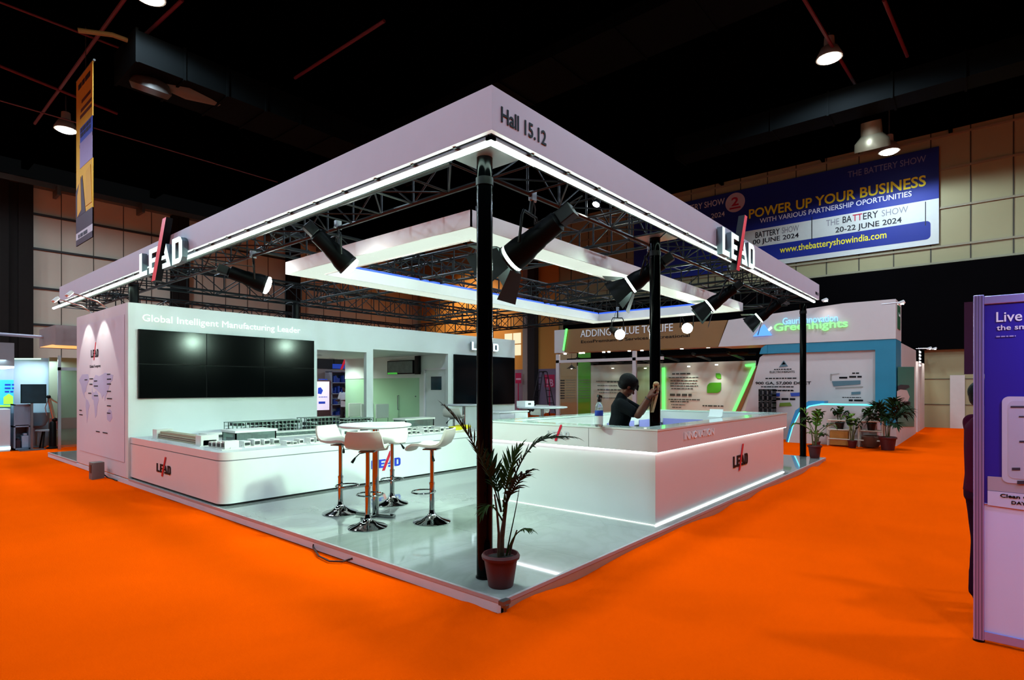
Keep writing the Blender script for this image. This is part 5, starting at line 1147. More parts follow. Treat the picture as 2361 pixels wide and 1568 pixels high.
for x in (1588, 1652, 1413, 1488):
    q = hx(x, 846, XK - .3); l = bpy.data.lights.new('wall_washer', 'SPOT'); l.energy = 28; l.color = (.95, 1, .9); l.spot_size = R(110); l.spot_blend = .9; l.shadow_soft_size = .05
    o = bpy.data.objects.new('wall_washer', l); COL.objects.link(o); o.location = q - Vector((0, 0, .05)); o.parent = t; o.matrix_parent_inverse = Matrix.Translation(-t.location)
t = thing('pendant_lamp', 'small metal pendant lamp hanging inside the glazed frame', 'pendant lamp', hx(1318, 850, 16.6))
q = hx(1318, 850, 16.6); b = MB(); b.lathe([(.03, .16), (.05, .12), (.22, .0), (.2, .0), (.04, .1)], Matrix.Translation(q), 18); b.build('lamp_shade', alu, t, smooth=True)
b = MB(); b.ball(q + Vector((0, 0, .03)), .05); b.build('bulb', glow('pendant_bulb', (1, .97, .9), 20), t, smooth=True)
b = MB(); b.cyl(q + Vector((0, 0, .15)), q + Vector((0, 0, .62)), .008, n=5); b.build('cord', black, t)
t = thing('roof_frame', 'dark truss frame over the green booth', 'truss', (17, 6, 2.7))
b = MB()
for i in range(6): b.cyl((XG + .7, 4 + i * 1.2, 2.75), (XK, 4 + i * 1.2, 2.6), .05, n=6)
for x in (16.2, 17.0): b.cyl((x, 3.4, 2.72), (x, 10.6, 2.72), .05, n=6)
b.build('bars', black, t)
b = MB(); b.box(18.6, 2.8, 0, 18.7, 11.9, 4.1); tag(b.build('dark_gap_backing', dark), 'dark sheet added to keep the gap behind the green booth black', 'backing')  # dark sheet in place of the empty, unlit space behind the booth
# teal arch wall
t = thing('booth_arch_wall', 'white information wall framed by a teal arch under the neon header', 'booth wall', (XG + .25, 1, 0))
XT = XG + .02
b = MB(); o_ = [G2(1690, 1005, XT), (.73, 0), (.73, 2.9), G2(1762, 785, XT), G2(1752, 812, XT)]
tp = 2.895
b.box(XT, -.73, 0, XT + 1.2, hx(2018, 900, XT).y, tp)
zt = hx(1800, 808, XT + .02).z
b.box(XT, hx(2018, 900, XT).y, 2.62, XT + 1.2, 2.55, tp)
q = hx(2018, 900, XT).y
b.prism([(-2.55, 2.62), (-2.55, 2.9), (-2.78, 2.62), ][::-1] if False else [(-2.78, 2.62), (-2.55, 2.62), (-2.55, 2.89), (-2.62, 2.87), (-2.72, 2.8)], MS, -1.2); b.build('teal_frame', teal, t)
XP = XT + .12
b = MB(); gpoly(b, [(1700, 1010), (2021, 1020)] + [(2021, 812), (2019, 806), (2014, 803), (2006, 802), (1760, 818), (1752, 824)], XP, -.05); b.build('info_panel', cream_w, t)
b = MB(); b.box(XT - .012, -.742, .55, XT + .5, hx(2018, 900, XT).y - .0, .552); b.build('joint', mat('joint_grey', '#8b8f90'), t)
b = MB(); b.box(XT - .01, -.745, 0, XT + 1.2, hx(2018, 900, XT).y + .002, .55); b.build('white_plinth', cream_w, t)
gd = lambda s, a, c, h_, m, bo=.01: gtext(s, a, c, h_, XP - .004, m, t, 'lettering', .006, bo)
gd('ELECTROHEIGHTS', (1775, 862), (1832, 858), .065, ink, .0)
gd('900 GA, 57,000 DOCT', (1742, 889), (1870, 886), .1, ink, .02)
b = MB()
for (x0, x1, y, h_) in ((1785, 1825, 853, .03), (1765, 1838, 874, .035), (1755, 1830, 893, .03), (1785, 1830, 902, .03), (1782, 1835, 922, .06), (1790, 1828, 900, .02), (1935, 1955, 873, .05), (1958, 1988, 871, .05), (1965, 1984, 862, .035), (1942, 1985, 917, .02), (1957, 1992, 925, .05)):
    q0 = G2(x0, y, XP); q1 = G2(x1, y, XP); scribble(b, frame((XP - .004, 0, 0), NX), q0[0], q0[1], q1[0] - q0[0], h_, .004)
b.build('small_print', ink, t)
b = MB()
for pts, mi in ((((1796, 847), (1817, 845), (1807, 831)), 0), (((1802, 841), (1812, 840), (1807, 834)), 1), (((1778, 915), (1798, 914), (1798, 906), (1778, 907)), 2), (((1824, 914), (1846, 913), (1846, 905), (1822, 906)), 2), (((1797, 937), (1826, 936), (1822, 928), (1798, 929)), 3), (((1922, 891), (1984, 886), (1984, 877), (1918, 879)), 0), (((1926, 896), (1990, 893), (1990, 891), (1926, 894)), 4), (((1963, 910), (1984, 909), (1984, 903), (1963, 904)), 0), (((1915, 878), (1917, 878), (1917, 862), (1915, 862)), 4), (((1917, 864), (1935, 862), (1935, 861), (1917, 863)), 4)):
    gpoly(b, pts, XP - .012, .006, mi)
b.build('panel_graphic', [mat('slate_teal', '#54727c', .5), cream_w, mat('print_royal', '#2447a8', .5), mat('print_olive', '#6f8f2c', .5), mat('print_line', '#8f8a80', .5)], t)
# curved booth counter with cyan light
t = thing('booth_counter', 'white booth counter with a curved cyan-lit end, in front of the teal arch', 'counter', (14.6, 1, 0))
XC = 14.55; cy0, cy1 = hx(1818, 1010, XC).y, hx(2022, 1010, XC).y
ct = lambda v: [(-y, z) for y, z in v]
prof = [(cy0, 0), (cy0 - .12, .45), (cy0 - .3, .85), (cy0 - .55, 1.04), (cy0 - .85, 1.1), (cy1, 1.1), (cy1, 0)]
b = MB(); b.prism([(-y, z) for y, z in reversed(prof)][::-1], frame((XC + .6, 0, 0), NX), .6) if False else b.prism([(-y, z) for y, z in [(cy0, 0), (cy1, 0), (cy1, 1.1), (cy0 - .85, 1.1), (cy0 - .55, 1.04), (cy0 - .3, .85), (cy0 - .12, .45)]], frame((XC + .6, 0, 0), NX), .6)
b.build('counter_body', cream_w, t)
b = MB(); k = .09
oc = [(cy0 + .02, 0), (cy0 - .1, .45), (cy0 - .28, .87), (cy0 - .54, 1.07), (cy0 - .86, 1.14), (cy1, 1.14)]
ic = [(cy0 - .0, 0), (cy0 - .12, .45), (cy0 - .3, .85), (cy0 - .55, 1.04), (cy0 - .85, 1.1), (cy1, 1.1)]
for i in range(5): b.prism([(-oc[i][0], oc[i][1]), (-ic[i][0], ic[i][1]), (-ic[i + 1][0], ic[i + 1][1]), (-oc[i + 1][0], oc[i + 1][1])], frame((XC + .05, 0, 0), NX), .06)
b.build('cyan_led_strip', cyanled, t)
b = MB()
oc = [(cy0 + .1, 0), (cy0 - .0, .45), (cy0 - .16, .92), (cy0 - .5, 1.2), (cy0 - .9, 1.2)]; ic = [(cy0 + .02, 0), (cy0 - .1, .45), (cy0 - .28, .87), (cy0 - .54, 1.08), (cy0 - .9, 1.14)]
for i in range(4): b.prism([(-oc[i][0], oc[i][1]), (-ic[i][0], ic[i][1]), (-ic[i + 1][0], ic[i + 1][1]), (-oc[i + 1][0], oc[i + 1][1])], frame((XC + .6, 0, 0), NX), .5)
b.build('blue_shell', mat('shell_blue', '#2b7fae', .4), t)
# stacked crates
t = thing('crate_stack', 'tall stack of black open-grid crates beside the curved booth counter', 'crates', (14.9, 2.75, 0))
b = MB(); q = hx(1768, 930, 14.95); yc = q.y
def grid(b, z0, z1):
    for y in (yc - .2, yc - .07, yc + .06, yc + .19): b.box(14.9, y, z0, 15.2, y + .035, z1)
    for z in (z0, (z0 + z1) / 2 - .02, z1 - .05): b.box(14.9, yc - .2, z, 15.2, yc + .225, z + .045)
for k in range(4): grid(b, .02 + k * .38, .39 + k * .38)
b.build('crate_grid', mat('crate_black', '#0a0a0b', .5), t)
# plant stand with pots
q = hz(1972, 1026, 0); t = thing('plant_stand', 'white wicker plant stand with two baskets standing against the white booth counter', 'plant stand', (q.x - .25, q.y, 0))
px_, py_ = 14.32, hx(1972, 1010, 14.32).y
b = MB()
for y in (-.62, -.1, .1, .62):
    b.cyl((px_ - .15, py_ + y, 0.02), (px_ - .15, py_ + y, .72), .018, n=8); b.cyl((px_ + .15, py_ + y, 0.02), (px_ + .15, py_ + y, .72), .018, n=8)
for z in (.2, .45, .7):
    for (y0, y1) in ((-.62, -.1), (.1, .62)): b.cyl((px_ - .15, py_ + y0, z), (px_ - .15, py_ + y1, z), .018, n=8); b.cyl((px_ + .15, py_ + y0, z), (px_ + .15, py_ + y1, z), .018, n=8)
b.cyl((px_ - .15, py_ - .1, .2), (px_ - .15, py_ + .1, .2), .018, n=8); b.build('wicker_frame', mat('wicker_white', '#c9bfae', .6, var=.1), t, smooth=True)
b = MB(); b.box(px_ - .14, py_ + .14, .03, px_ + .14, py_ + .58, .42); b.build('basket', mat('basket_tan', '#a8742c', .6, var=.2, bump=.5, bscale=40), t, bevel=.02)
b = MB(); b.lathe([(.16, 0), (.22, .1), (.22, .26), (.18, .3), (.16, .26), (.01, .26)], Matrix.Translation((px_, py_ - .36, .03)), 18); b.build('basket', mat('basket_brown', '#5a3626', .7, var=.2), t, smooth=True)
for i, (dy, dz, lb) in enumerate(((.36, .45, 'broad-leaved plant on the left half of the wicker stand'), (0.02, .0, 'tall broad-leaved plant in the middle of the wicker stand'), (-.36, .46, 'dark-leaved plant on the right half of the wicker stand'))):
    bush('potted_plant', lb, (px_ - (.0 if dz else .3), py_ + dy, dz if dz else 0), .5 if dz else .8, .2, 9, leafl if i == 1 else leafm, .2, .08, .11, .13, .07, 20 + i, leafd, .3, nl=3, ang=55, potmat=mat('pot_black', '#121212', .5) if i != 1 else None)
bush('potted_plant', 'low plant on the carpet left of the wicker stand', (px_ - .3, py_ + .85, 0), .35, .25, 7, leafl, .12, .07, .09, .12, .06, 31, leafm, .3, nl=3, ang=55)
# booths running back along the aisle
YS = -.745
def S2(x, y): q = hy(x, y, YS); return (q.x, q.z)
t = thing('poster_wall', 'white stall wall with a tall teal poster beside the palm', 'stall wall', (18.4, YS, 0))
b = MB(); q0, q1 = hy(2068, 900, YS).x, hy(2112, 900, YS).x
q0 = max(q0, XT + 1.23); b.box(q0, YS, 0, q1, YS + .15, 2.85); b.build('wall_board', cream_w, t)
b = MB(); MQ = frame((0, YS - .006, 0), NY); pp = lambda b, pts, d=.004, mi=0: b.prism([S2(x, y) for x, y in pts], MQ, d, mi)
pp(b, [(2069, 984), (2107, 984), (2107, 846), (2069, 846)]); b.build('poster', tealg, t)
b = MB(); MQ = frame((0, YS - .012, 0), NY); pp(b, [(2067, 925), (2072, 930), (2090, 930), (2096, 915), (2090, 900), (2075, 898), (2067, 902)]); b.build('poster_figure_pale', mat('poster_pale', '#cfc8c4', .6), t)
b = MB(); MQ = frame((0, YS - .016, 0), NY); pp(b, [(2068, 898), (2085, 898), (2096, 893), (2094, 888), (2075, 887), (2068, 890)]); pp(b, [(2076, 934), (2098, 934), (2096, 925), (2078, 926)]); b.build('poster_shape_dark', mat('poster_navy', '#161c34', .6), t)
t = thing('stall_wall', 'far white stall walls with an open doorway at the end of the aisle', 'stall wall', (23, YS, 0))
q2, q3 = hy(2116, 900, YS).x, hy(2149, 900, YS).x
b = MB(); b.box(q2, YS, 0, q2 + .5, YS + .12, 3.0); b.box(q3 - 2.2 if q3 < XW else XW - 2.6, YS, 0, XW - .4, YS + .12, 3.0); b.box(q2, YS, 2.5, XW - .4, YS + .12, 3.0); b.box(q2, YS + 2, 0, XW - .4, YS + 2.1, 3.0); b.build('wall_board', cream_w, t)
b = MB(); b.box(q2 + .9, YS + 1.95, 0, q2 + 2.1, YS + 2.0, 2.2); b.build('door_leaf', white, t); b = MB(); b.box(q2 + 1.9, YS + 1.9, 1.0, q2 + 2.0, YS + 1.95, 1.1); b.build('door_handle', steel, t)
b = MB()
for k in range(5): b.box(q2 + .4, YS - .03, 2.35 + k * .12, q2 + .9, YS - .005, 2.41 + k * .12)
b.build('light_slats', glow('slat_glow', (.95, .97, 1), 3), t)
for (x, y, lb) in ((2078, 698, 'small arm light sticking out over the neon header corner'), (2143, 803, 'arm light over the far stall walls, the nearer one'), (2158, 806, 'arm light over the far stall walls, the farther one'), (1910, 700, 'bright arm light behind the top of the white booth header')):
    q = hy(x, y, YS - .35) if x != 1910 else Vector((XG - .35, .9, 4.06)); q = Vector((min(q.x, XW - 1), q.y, q.z)); t = thing('arm_floodlight', lb, 'floodlight', q)
    b = MB(); b.tube([q, q + Vector((0, .38, .0)) if x != 1910 else q + Vector((.4, 0, 0))], .012, 6); b.build('arm', alu, t)
    b = MB(); b.obox(Matrix.Translation(q) @ Matrix.Rotation(R(-20), 4, 'X'), .2, .14, .06); b.build('lamp_head', mat('lamp_white', '#d9d9d6'), t, bevel=.01)
    b = MB(); b.obox(Matrix.Translation(q - Vector((0, -.01 if x != 1910 else 0, .034))), .17, .11, .006); b.build('lens', glow('flood_lens', (1, .97, .9), 14), t)
    l = bpy.data.lights.new('flood_beam', 'SPOT'); l.energy = 60 if x != 1910 else 7; l.color = (1, .96, .88); l.spot_size = R(105); l.spot_blend = .9; l.shadow_soft_size = .05
    o = bpy.data.objects.new('flood_beam', l); COL.objects.link(o); o.location = q - Vector((0, 0, .07)); tv = Vector((0, .45, -1)) if x != 1910 else Vector((.45, 0, -1)); o.rotation_euler = (-tv).to_track_quat('Z', 'Y').to_euler(); o.parent = t; o.matrix_parent_inverse = Matrix.Translation(-q)
b = MB(); q = hx(2217, 925, XW - .03); b.box(XW - .05, q.y - .1, .0, XW - .02, q.y + .35, 2.05); tag(b.build('notice_board', mat('notice_white', '#c9c2b8', .6)), 'pale door-sized board on the end wall of the hall beside the purple stall', 'board')
# ladder and red sign in the bright corner
q = hz(1252, 958, 0); L0 = Vector((q.x, q.y, 0)); t = thing('step_ladder', 'black A-frame step ladder standing in the bright corner of the hall', 'ladder', L0)
ltop = 2.45; sd = Vector((-.764, .645, 0)) ; dd = RT
for sgn, nm_ in ((-1, 'ladder_side'), (1, 'ladder_side')):
    b = MB(); foot = RT * (.55 * sgn)
    for w_ in (-1, 1): b.cyl(L0 + foot + FW * (.0) + RT * (w_ * .18), L0 + RT * (w_ * .1 + .12 * sgn) + UP * ltop, .03, n=6)
    for k in range(1, 7):
        z = k / 7; p = L0 + foot.lerp(RT * (.12 * sgn), z) + UP * (ltop * z); ww = .18 - .08 * z; b.cyl(p - RT * ww, p + RT * ww, .022, n=6)
    b.build(nm_, mat('ladder_black', '#131014', .5), t)
b = MB(); b.obox(Matrix.Translation(L0 + UP * ltop), .3, .3, .06); b.build('ladder_cap', mat('ladder_black', '#131014'), t)
XS = 23.6; t = thing('direction_sign', 'red and white sign board beside the step ladder', 'sign', hx(1266, 880, XS))
b = MB(); gpoly(b, [(1256, 893), (1279, 893), (1279, 864), (1256, 864)], XS, .03); q = hx(1267, 893, XS); b.box(XS - .02, q.y - .03, 0, XS + .02, q.y + .03, q.z + .1); b.build('sign_board', mat('sign_red', '#b01a4a', .5), t)
gtext('1B', (1261, 891), (1276, 891), .42, XS - .033, mat('sign_pink', '#d6a0b8', .5), t, 'lettering', .01, .02)
XS2 = 23.9; t = thing('direction_sign', 'red striped sign board seen past the end of the white screen wall', 'sign', hx(1196, 880, XS2))
b = MB(); gpoly(b, [(1189, 884), (1202, 884), (1202, 860), (1189, 860)], XS2, .03); q = hx(1195, 884, XS2); b.box(XS2 - .02, q.y - .03, 0, XS2 + .02, q.y + .03, q.z + .1); b.build('sign_board', mat('sign_red', '#b01a4a'), t)
b = MB(); gpoly(b, [(1190, 876), (1201, 876), (1201, 872), (1190, 872)], XS2 - .035, .01); b.build('sign_stripe', mat('sign_pink', '#d6a0b8'), t)
# ================================================================== THE STALL AT THE RIGHT EDGE
XO = 1.612; YO = -2.532
t = thing('poster_stall', 'aluminium-framed stall wall with a purple appliance poster, close at the right edge', 'stall wall', (XO, YO - .5, 0))
b = MB(); b.box(XO, YO - .052, .012, XO + .05, YO, 2.175); b.box(XO, YO - 1.3, 2.115, XO + .04, YO - .052, 2.165); b.box(XO, YO - 1.3, .02, XO + .04, YO - .052, .075); b.box(XO + .004, YO - 1.3, .868, XO + .03, YO - .052, .875); b.build('aluminium_frame', mat('satin_aluminium', '#b3aef0', .35, metal=.55, var=.05), t, bevel=.004)
b = MB()
for dy in (-.012, -.026, -.041): b.box(XO - .003, YO + dy - .002, .02, XO, YO + dy + .002, 2.17)
b.build('profile_groove', mat('groove_violet', '#6a6690', .4, metal=.5), t)
b = MB(); b.cyl((XO + .025, YO - .026, 0), (XO + .025, YO - .026, .012), .03, n=12); b.cyl((XO + .025, YO - 1.2, 0), (XO + .025, YO - 1.2, .02), .03, n=12); b.build('foot', black, t)
b = MB(); b.box(XO + .012, YO - 1.3, .075, XO + .02, YO - .052, .868); b.build('lower_panel', mat('violet_light_on_white', '#e2d8ff', .5, var=.02), t)  # white panel, its lilac tint carries the violet light
b = MB(); b.box(XO + .01, YO - 1.3, .875, XO + .02, YO - .054, 2.113); b.build('poster', mat('poster_violet', '#2b1c96', .5, var=.05), t)
MO = frame((XO + .008, 0, 0), NX)
def O2(x, y): q = hx(x, y, XO + .008); return (-q.y, q.z)
def otext(s, a, c, ht, m, bo, x=.007): q0 = O2(*a); q1 = O2(*c); text(s, frame((XO + x, -q0[0], q0[1]), NX), q1[0] - q0[0], ht, m, t, 'lettering', .002, bo)
otext('Live', (2297, 743), (2357, 743), .062, letter_white, .01)
otext('the smart', (2298, 762), (2400, 762), .032, letter_white, .01)
b = MB(); scribble(b, frame((XO + .007, 0, 0), NX), O2(2297, 778)[0], O2(2297, 778)[1], .09, .008, .002); b.build('small_print', mat('pale_violet_ink', '#a6a0d0', .5), t)
b = MB(); b.prism([O2(x, y) for x, y in ((2277, 1130), (2640, 1166), (2640, 1122), (2277, 1098))], MO, .003); b.build('poster_table', mat('poster_beige', '#b5a2ae', .5), t)
b = MB(); b.prism(rrect(*O2(2310, 1112), *O2(2430, 915), .035, 6), frame((XO + .005, 0, 0), NX), .004); b.build('printed_appliance', mat('appliance_white', '#c9c2d2', .5), t)
b = MB(); b.prism(rrect(*O2(2324, 1102), *O2(2430, 925), .03, 6), frame((XO + .001, 0, 0), NX), .002); b.build('printed_appliance_face', mat('appliance_pale', '#bdb6c6', .5), t)
b = MB()
for (x0, x1, y0, y1) in ((2333, 2352, 1084, 1078), (2350, 2364, 1020, 1016), (2345, 2364, 1116, 1108), (2330, 2362, 940, 936), (2349, 2361, 962, 959)):
    b.prism([O2(x0, y0), O2(x1, y0), O2(x1, y1), O2(x0, y1)], frame((XO - .001, 0, 0), NX), .002)
b.build('printed_detail', mat('appliance_dark', '#3a3440', .5), t)
b = MB(); b.prism([O2(x, y) for x, y in ((2277, 1164), (2640, 1215), (2640, 1166), (2277, 1131))], frame((XO + .006, 0, 0), NX), .003); b.build('caption_strip', mat('caption_white', '#d5cdea', .5), t)
otext('Clean Cool', (2306, 1146), (2400, 1152), .022, ink, .02, .002); otext('DAY', (2332, 1162), (2366, 1164), .02, ink, .02, .002)
p = Vector((XO - .42, YO - .75, 2.62)); t2 = thing('arm_floodlight', 'unseen violet floodlight added above the purple poster stall to tint it', 'floodlight', p)  # out-of-view lamp, added to turn the stall panel more violet
b = MB(); b.tube([(XO + .02, p.y, 2.165), (XO + .02, p.y, 2.6), (XO - .1, p.y, 2.68), (p.x, p.y, 2.66)], .012, 6); b.build('arm', alu, t2, smooth=True)  # arm of the added, unseen floodlight
b = MB(); b.obox(Matrix.Translation(p), .16, .2, .05); b.build('lamp_head', mat('lamp_white', '#d9d9d6'), t2, bevel=.01)
b = MB(); b.obox(Matrix.Translation(p - Vector((0, 0, .027))), .13, .16, .005); b.build('lens', glow('added_violet_lens', (.6, .5, 1), 6), t2)
l = bpy.data.lights.new('added_violet_beam', 'SPOT'); l.energy = 70; l.color = (.36, .40, 1.0); l.spot_size = R(130); l.spot_blend = .9; l.shadow_soft_size = .08
o = bpy.data.objects.new('added_violet_beam', l); COL.objects.link(o); o.location = p - Vector((0, 0, .05)); o.rotation_euler = (-(Vector((.42, 0, -1.1)))).to_track_quat('Z', 'Y').to_euler(); o.parent = t2; o.matrix_parent_inverse = Matrix.Translation(-p)
b = MB(); y0 = hx(2223, 700, 2.75).y; b.box(2.75, y0 - .6, 1.70, 2.78, y0, 2.27); b.cyl((2.765, y0 - .3, 0), (2.765, y0 - .3, 1.7), .02, n=8); tag(b.build('fabric_banner', mat('dark_maroon_fabric', '#3a1030', .9, var=.15)), 'dark maroon banner edge behind the aluminium post of the purple stall', 'banner')
# ================================================================== STALLS AT THE LEFT EDGE
YL = 16.4
def L2(x, y, v=YL): q = hy(x, y, v); return (q.x, q.z)
def lpoly(b, pts, v, d, mi=0): b.prism([L2(x, y, v) for x, y in pts], frame((0, v, 0), NY), d, mi)
pale_blue = mat('pale_blue_wall', '#a9c3d2', .45, var=.04)
t = thing('stall_back_wall', 'pale blue lit stall wall behind the hanging monitor at the left edge', 'stall wall', (.2, YL + .5, 0))
b = MB(); lpoly(b, [(31, 1040), (136, 1040), (136, 826), (31, 826)], YL + .6, .06); b.build('wall_board', pale_blue, t)
b = MB(); lpoly(b, [(33, 829), (94, 829), (94, 826), (33, 826)], YL + .5, .03); b.build('top_light', glow('stall_top_light', (.6, 1, .7), 1.5), t)
t = thing('stall_header', 'grey stall header box with a cool light under it at the left edge', 'stall header', (-1, 15.6, 2.4))
b = MB(); q0 = L2(-60, 842, 15.4); q1 = L2(33, 791, 15.4); b.box(q0[0], 15.4, q0[1], q1[0], 16.9, q1[1]); b.build('header_box', mat('header_grey', '#77767a', .5), t)
b = MB(); b.box(q0[0], 15.42, q0[1] - .05, q1[0], 16.7, q0[1] - .005); b.build('under_light', glow('stall_under_light', (.55, .9, 1), 5), t)
t = thing('poster_display', 'bright cyan and yellow-green lit poster panel at the left edge', 'poster', (-1, 16.6, .9))
b = MB(); lpoly(b, [(-60, 1030), (31, 1030), (31, 840), (-60, 840)], YL + .4, .05); b.build('panel_board', mat('panel_lilac', '#a4b4d8', .5), t)
b = MB(); lpoly(b, [(-60, 936), (31, 936), (31, 876), (-60, 876)], YL + .36, .03); b.build('poster', mat('lit_poster_cyan', '#2fb4d6', .5, emit=.4, ecol=(.05, .5, .8)), t)
b = MB(); lpoly(b, [(8, 932), (30, 932), (30, 914), (20, 908), (8, 916)], YL + .328, .012); lpoly(b, [(-60, 938), (31, 938), (31, 934), (-60, 934)], YL + .328, .012); b.build('poster_green', mat('lit_poster_green', '#9fd62f', .5, emit=.6, ecol=(.45, .8, .1)), t)
b = MB()
for y in (889, 897, 905): q = L2(11, y, YL + .33); scribble(b, frame((0, YL + .329, 0), NY), q[0], q[1], .18, .04, .004)
b.build('small_print', bluev, t)
t = thing('plinth_counter', 'white lit counter under the cyan poster at the left edge', 'counter', (-1.1, 16, 0))
b = MB(); q0 = L2(-60, 1030, 15.9); q1 = L2(24, 943, 15.9); b.box(q0[0], 15.9, 0, q1[0], 16.5, q1[1]); b.build('counter_body', mat('counter_pale', '#b9c6d0', .4), t, bevel=.01)
b = MB(); b.box(q0[0], 15.88, .05, q1[0], 15.9, .12); b.build('led_strip', glow('counter_cyan', (.5, .95, 1), 4), t)
t = thing('monitor', 'black monitor on a post in the left-hand stall', 'monitor', (.1, 15.75, 1.2))
b = MB(); lpoly(b, [(48, 930), (107, 930), (107, 886), (48, 886)], 15.78, -.05); b.build('housing', bez, t)
b = MB(); lpoly(b, [(49.5, 928.5), (105.5, 928.5), (105.5, 887.5), (49.5, 887.5)], 15.775, .006); b.build('screen', mat('monitor_dark', '#16303a', .2, var=.5, vscale=5), t)
b = MB(); q = L2(73.5, 1032, 15.8); b.box(q[0] - .025, 15.79, 0, q[0] + .025, 15.84, L2(73, 930, 15.8)[1]); b.box(q[0] - .25, 15.65, 0, q[0] + .25, 16.0, .02); b.build('post', steel, t)
t = thing('storage_cabinet', 'grey-blue cabinet with an open shelf below the monitor', 'cabinet', (-.1, 16, 0))
b = MB(); q0 = L2(32, 1025, 15.95); q1 = L2(70, 932, 15.95); zz = lambda y: L2(50, y, 15.95)[1]
b.box(q0[0], 15.95, 0.02, q0[0] + .03, 16.4, zz(932)); b.box(q1[0] - .03, 15.95, 0.02, q1[0], 16.4, zz(932)); b.box(q0[0], 15.95, zz(985), q1[0], 16.4, zz(982)); b.box(q0[0], 15.95, zz(932) - .03, q1[0], 16.4, zz(932)); b.box(q0[0], 15.96, zz(980), q1[0], 15.99, zz(934)); b.box(q0[0], 15.95, .02, q1[0], 16.4, .06); b.box(q0[0], 16.38, .02, q1[0], 16.4, zz(932)); b.build('cabinet_body', mat('cabinet_blue_grey', '#77889a', .5), t)
for i, (x, w_, h_, c, lb) in enumerate(((41, .1, .08, '#5a2a30', 'dark red bundle on the cabinet shelf'), (55, .16, .06, '#3a2430', 'flat dark packet on the cabinet shelf'), (59, .14, .3, '#9fb0c4', 'pale blue box at the bottom of the cabinet'), (42, .1, .2, '#30202a', 'dark bag at the bottom of the cabinet'))):
    q = L2(x, 1000, 16.0); z0 = zz(982) + .001 if i < 2 else .061
    b = MB(); b.box(q[0] - w_ / 2, 16.0, z0, q[0] + w_ / 2, 16.25, z0 + h_); b.box(q[0] - w_ / 4, 16.02, z0 + h_, q[0] + w_ / 4, 16.2, z0 + h_ * 1.2); tag(b.build('package', mat('package_%d' % i, c, .7, var=.2), bevel=.015), lb, 'package', 'packages in the cabinet')
t = thing('robot_arm', 'grey jointed demonstration arm standing right of the monitor', 'robot arm', (.45, 15.9, 0))
q = lambda x, y: Vector((L2(x, y, 15.9)[0], 15.9, L2(x, y, 15.9)[1]))
b = MB(); b.lathe([(.14, 0), (.14, .03), (.08, .06), (.07, .66), (.05, .7)], Matrix.Translation((q(122, 1000).x, 15.9, .002)), 16); b.build('base', black, t, smooth=True)
b = MB(); b.tube([q(124, 968), q(110, 915)], [.035, .028], 8); b.tube([q(128, 968), q(114, 915)], [.02, .018], 8); b.build('lower_arm', alu, t, smooth=True)
b = MB(); b.tube([q(111, 914), q(121, 922), q(134, 930)], [.025, .02, .015], 8); b.tube([q(112, 918), q(104, 940), q(108, 958)], [.012, .01, .008], 6); b.build('upper_arm', alu, t, smooth=True)
b = MB(); b.ball(q(112, 915), .05); b.ball(q(126, 968), .06); b.build('joint', black, t, smooth=True)
t = thing('round_work_table', 'dark round work table with clutter under the demonstration arm', 'table', (.4, 15.95, 0))
c = q(106, 990); b = MB(); b.cyl((c.x + .05, 16.16, .45), (c.x + .05, 16.16, .48), .23, n=28); b.build('tabletop', mat('table_grey', '#8a97a0', .3), t); b = MB()
for a in range(3): b.cyl((c.x + .05 + .1 * cos(a * 2.1), 16.16 + .1 * sin(a * 2.1), .45), (c.x + .05 + .2 * cos(a * 2.1), 16.16 + .2 * sin(a * 2.1), 0), .02, n=8)
b.build('table_legs', black, t)
t = thing('chair', 'grey-blue rounded shell chair behind the work table', 'chair', (.3, 16.3, 0))
c = q(97, 970); b = MB(); b.lathe([(.03, -.3), (.2, -.22), (.28, -.05), (.29, .12), (.27, .12), (.25, -.03), (.17, -.18), (.02, -.25)], Matrix.Translation((c.x, 16.64, .80)), 22); b.build('seat_shell', mat('shell_blue_grey', '#6d8797', .5), t, smooth=True); b = MB(); b.cyl((c.x, 16.64, .02), (c.x, 16.64, .52), .03, n=8); b.lathe([(.22, 0), (.22, .02), (.02, .04)], Matrix.Translation((c.x, 16.64, 0)), 18); b.build('pedestal', steel, t)
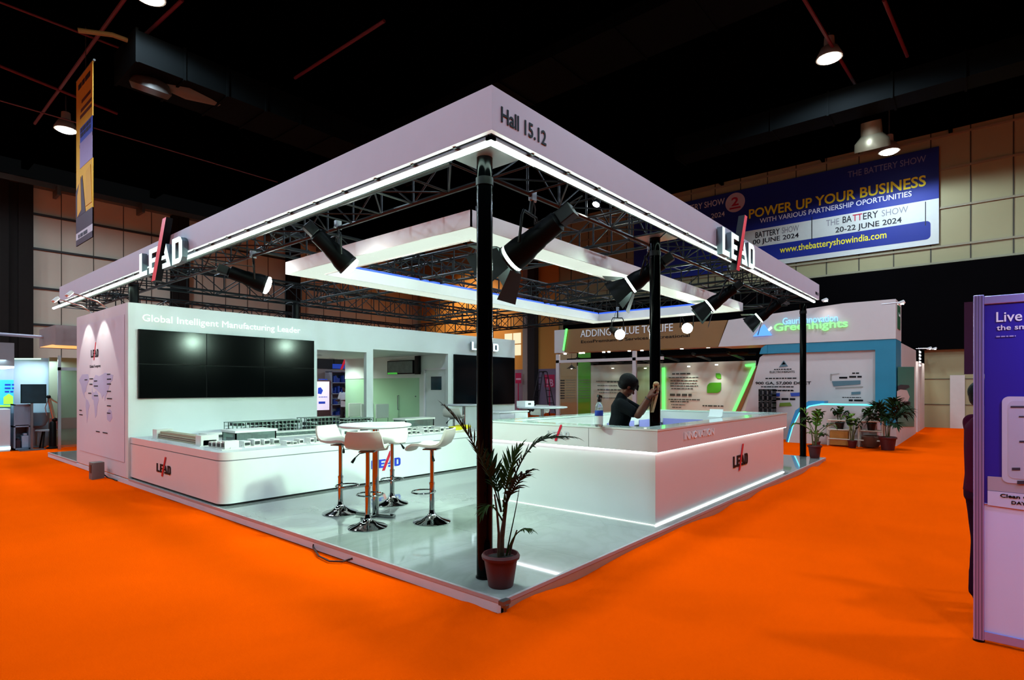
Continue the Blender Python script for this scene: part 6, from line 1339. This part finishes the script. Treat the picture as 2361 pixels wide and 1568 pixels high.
# glass cubicle just left of the map panel
t = thing('glass_cubicle', 'glass-walled cubicle with a mauve header just left of the map panel', 'cubicle', (.9, 15.5, 0))
YQ = 15.45
b = MB(); q0 = L2(128, 795, YQ - .6); q1 = L2(185, 760, YQ - .6); b.box(q0[0], YQ - .6, q0[1], q1[0] + 2, YQ + 1.2, q1[1] + .08); b.build('header_board', mat('header_mauve', '#86706f', .5), t)
b = MB(); q0 = L2(134, 1035, YQ); b.box(q0[0], YQ, 0, q0[0] + .06, YQ + .06, 2.4); b.box(q0[0], YQ, 2.02, q0[0] + 2.4, YQ + .05, 2.1); b.build('frame', alu, t)
b = MB(); b.box(q0[0] + .06, YQ + .02, .05, q0[0] + 2.4, YQ + .03, 2.02); b.build('glass_pane', mat('cubicle_glass', '#b9d6c4', .05, trans=.9, var=0), t)
b = MB(); b.box(q0[0] + .06, YQ + 1.3, 0, q0[0] + 2.4, YQ + 1.4, 2.4); b.build('rear_panel', mat('cubicle_green', '#8fa08a', .5), t)
b = MB(); b.box(q0[0] + .06, YQ + 1.28, .45, q0[0] + 2.4, YQ + 1.3, .75); b.build('red_band', mat('cubicle_red', '#9a5a58', .5), t)
b = MB(); q = L2(150, 797, YQ - .3); b.box(q[0] - .3, YQ - .5, q[1] - .01, q[0] + 1.5, YQ + .8, q[1]); b.build('ceiling_light', glow('cubicle_orange', (1, .45, .12), 1.2), t)
b = MB(); a = L2(0, 770, 16.2); c = L2(122, 779, 16.2); b.cyl((a[0] - 1, 16.2, a[1] + .02), (c[0], 16.2, c[1]), .04, n=8); tag(b.build('overhead_rail', mat('rail_lilac', '#a39aa6', .4, metal=.3), smooth=True), 'pale horizontal rail above the stalls at the left edge', 'rail')
# lights the left stalls have
for (x, y, z, e, c, lb) in ((-.9, 15.7, 2.25, 30, (.6, .92, 1), 'stall'), (.35, 16.3, 2.3, 25, (.75, .92, 1), 'stall')):
    l = bpy.data.lights.new('stall_light', 'AREA'); l.energy = e; l.color = c; l.size = .8; o = bpy.data.objects.new('stall_light', l); COL.objects.link(o); o.location = (x, y, z)
l = bpy.data.lights.new('added_corner_beam', 'SPOT'); l.energy = 2600; l.color = (1, .78, .5); l.spot_size = R(80); l.spot_blend = .8; l.shadow_soft_size = .6  # warm spot added to brighten the far hall corner, without a fixture
o = bpy.data.objects.new('added_corner_spot', l); COL.objects.link(o); o.location = (XW - 5, 24, 9.5); o.rotation_euler = (-(Vector((5, 0, -4.0)))).to_track_quat('Z', 'Y').to_euler()
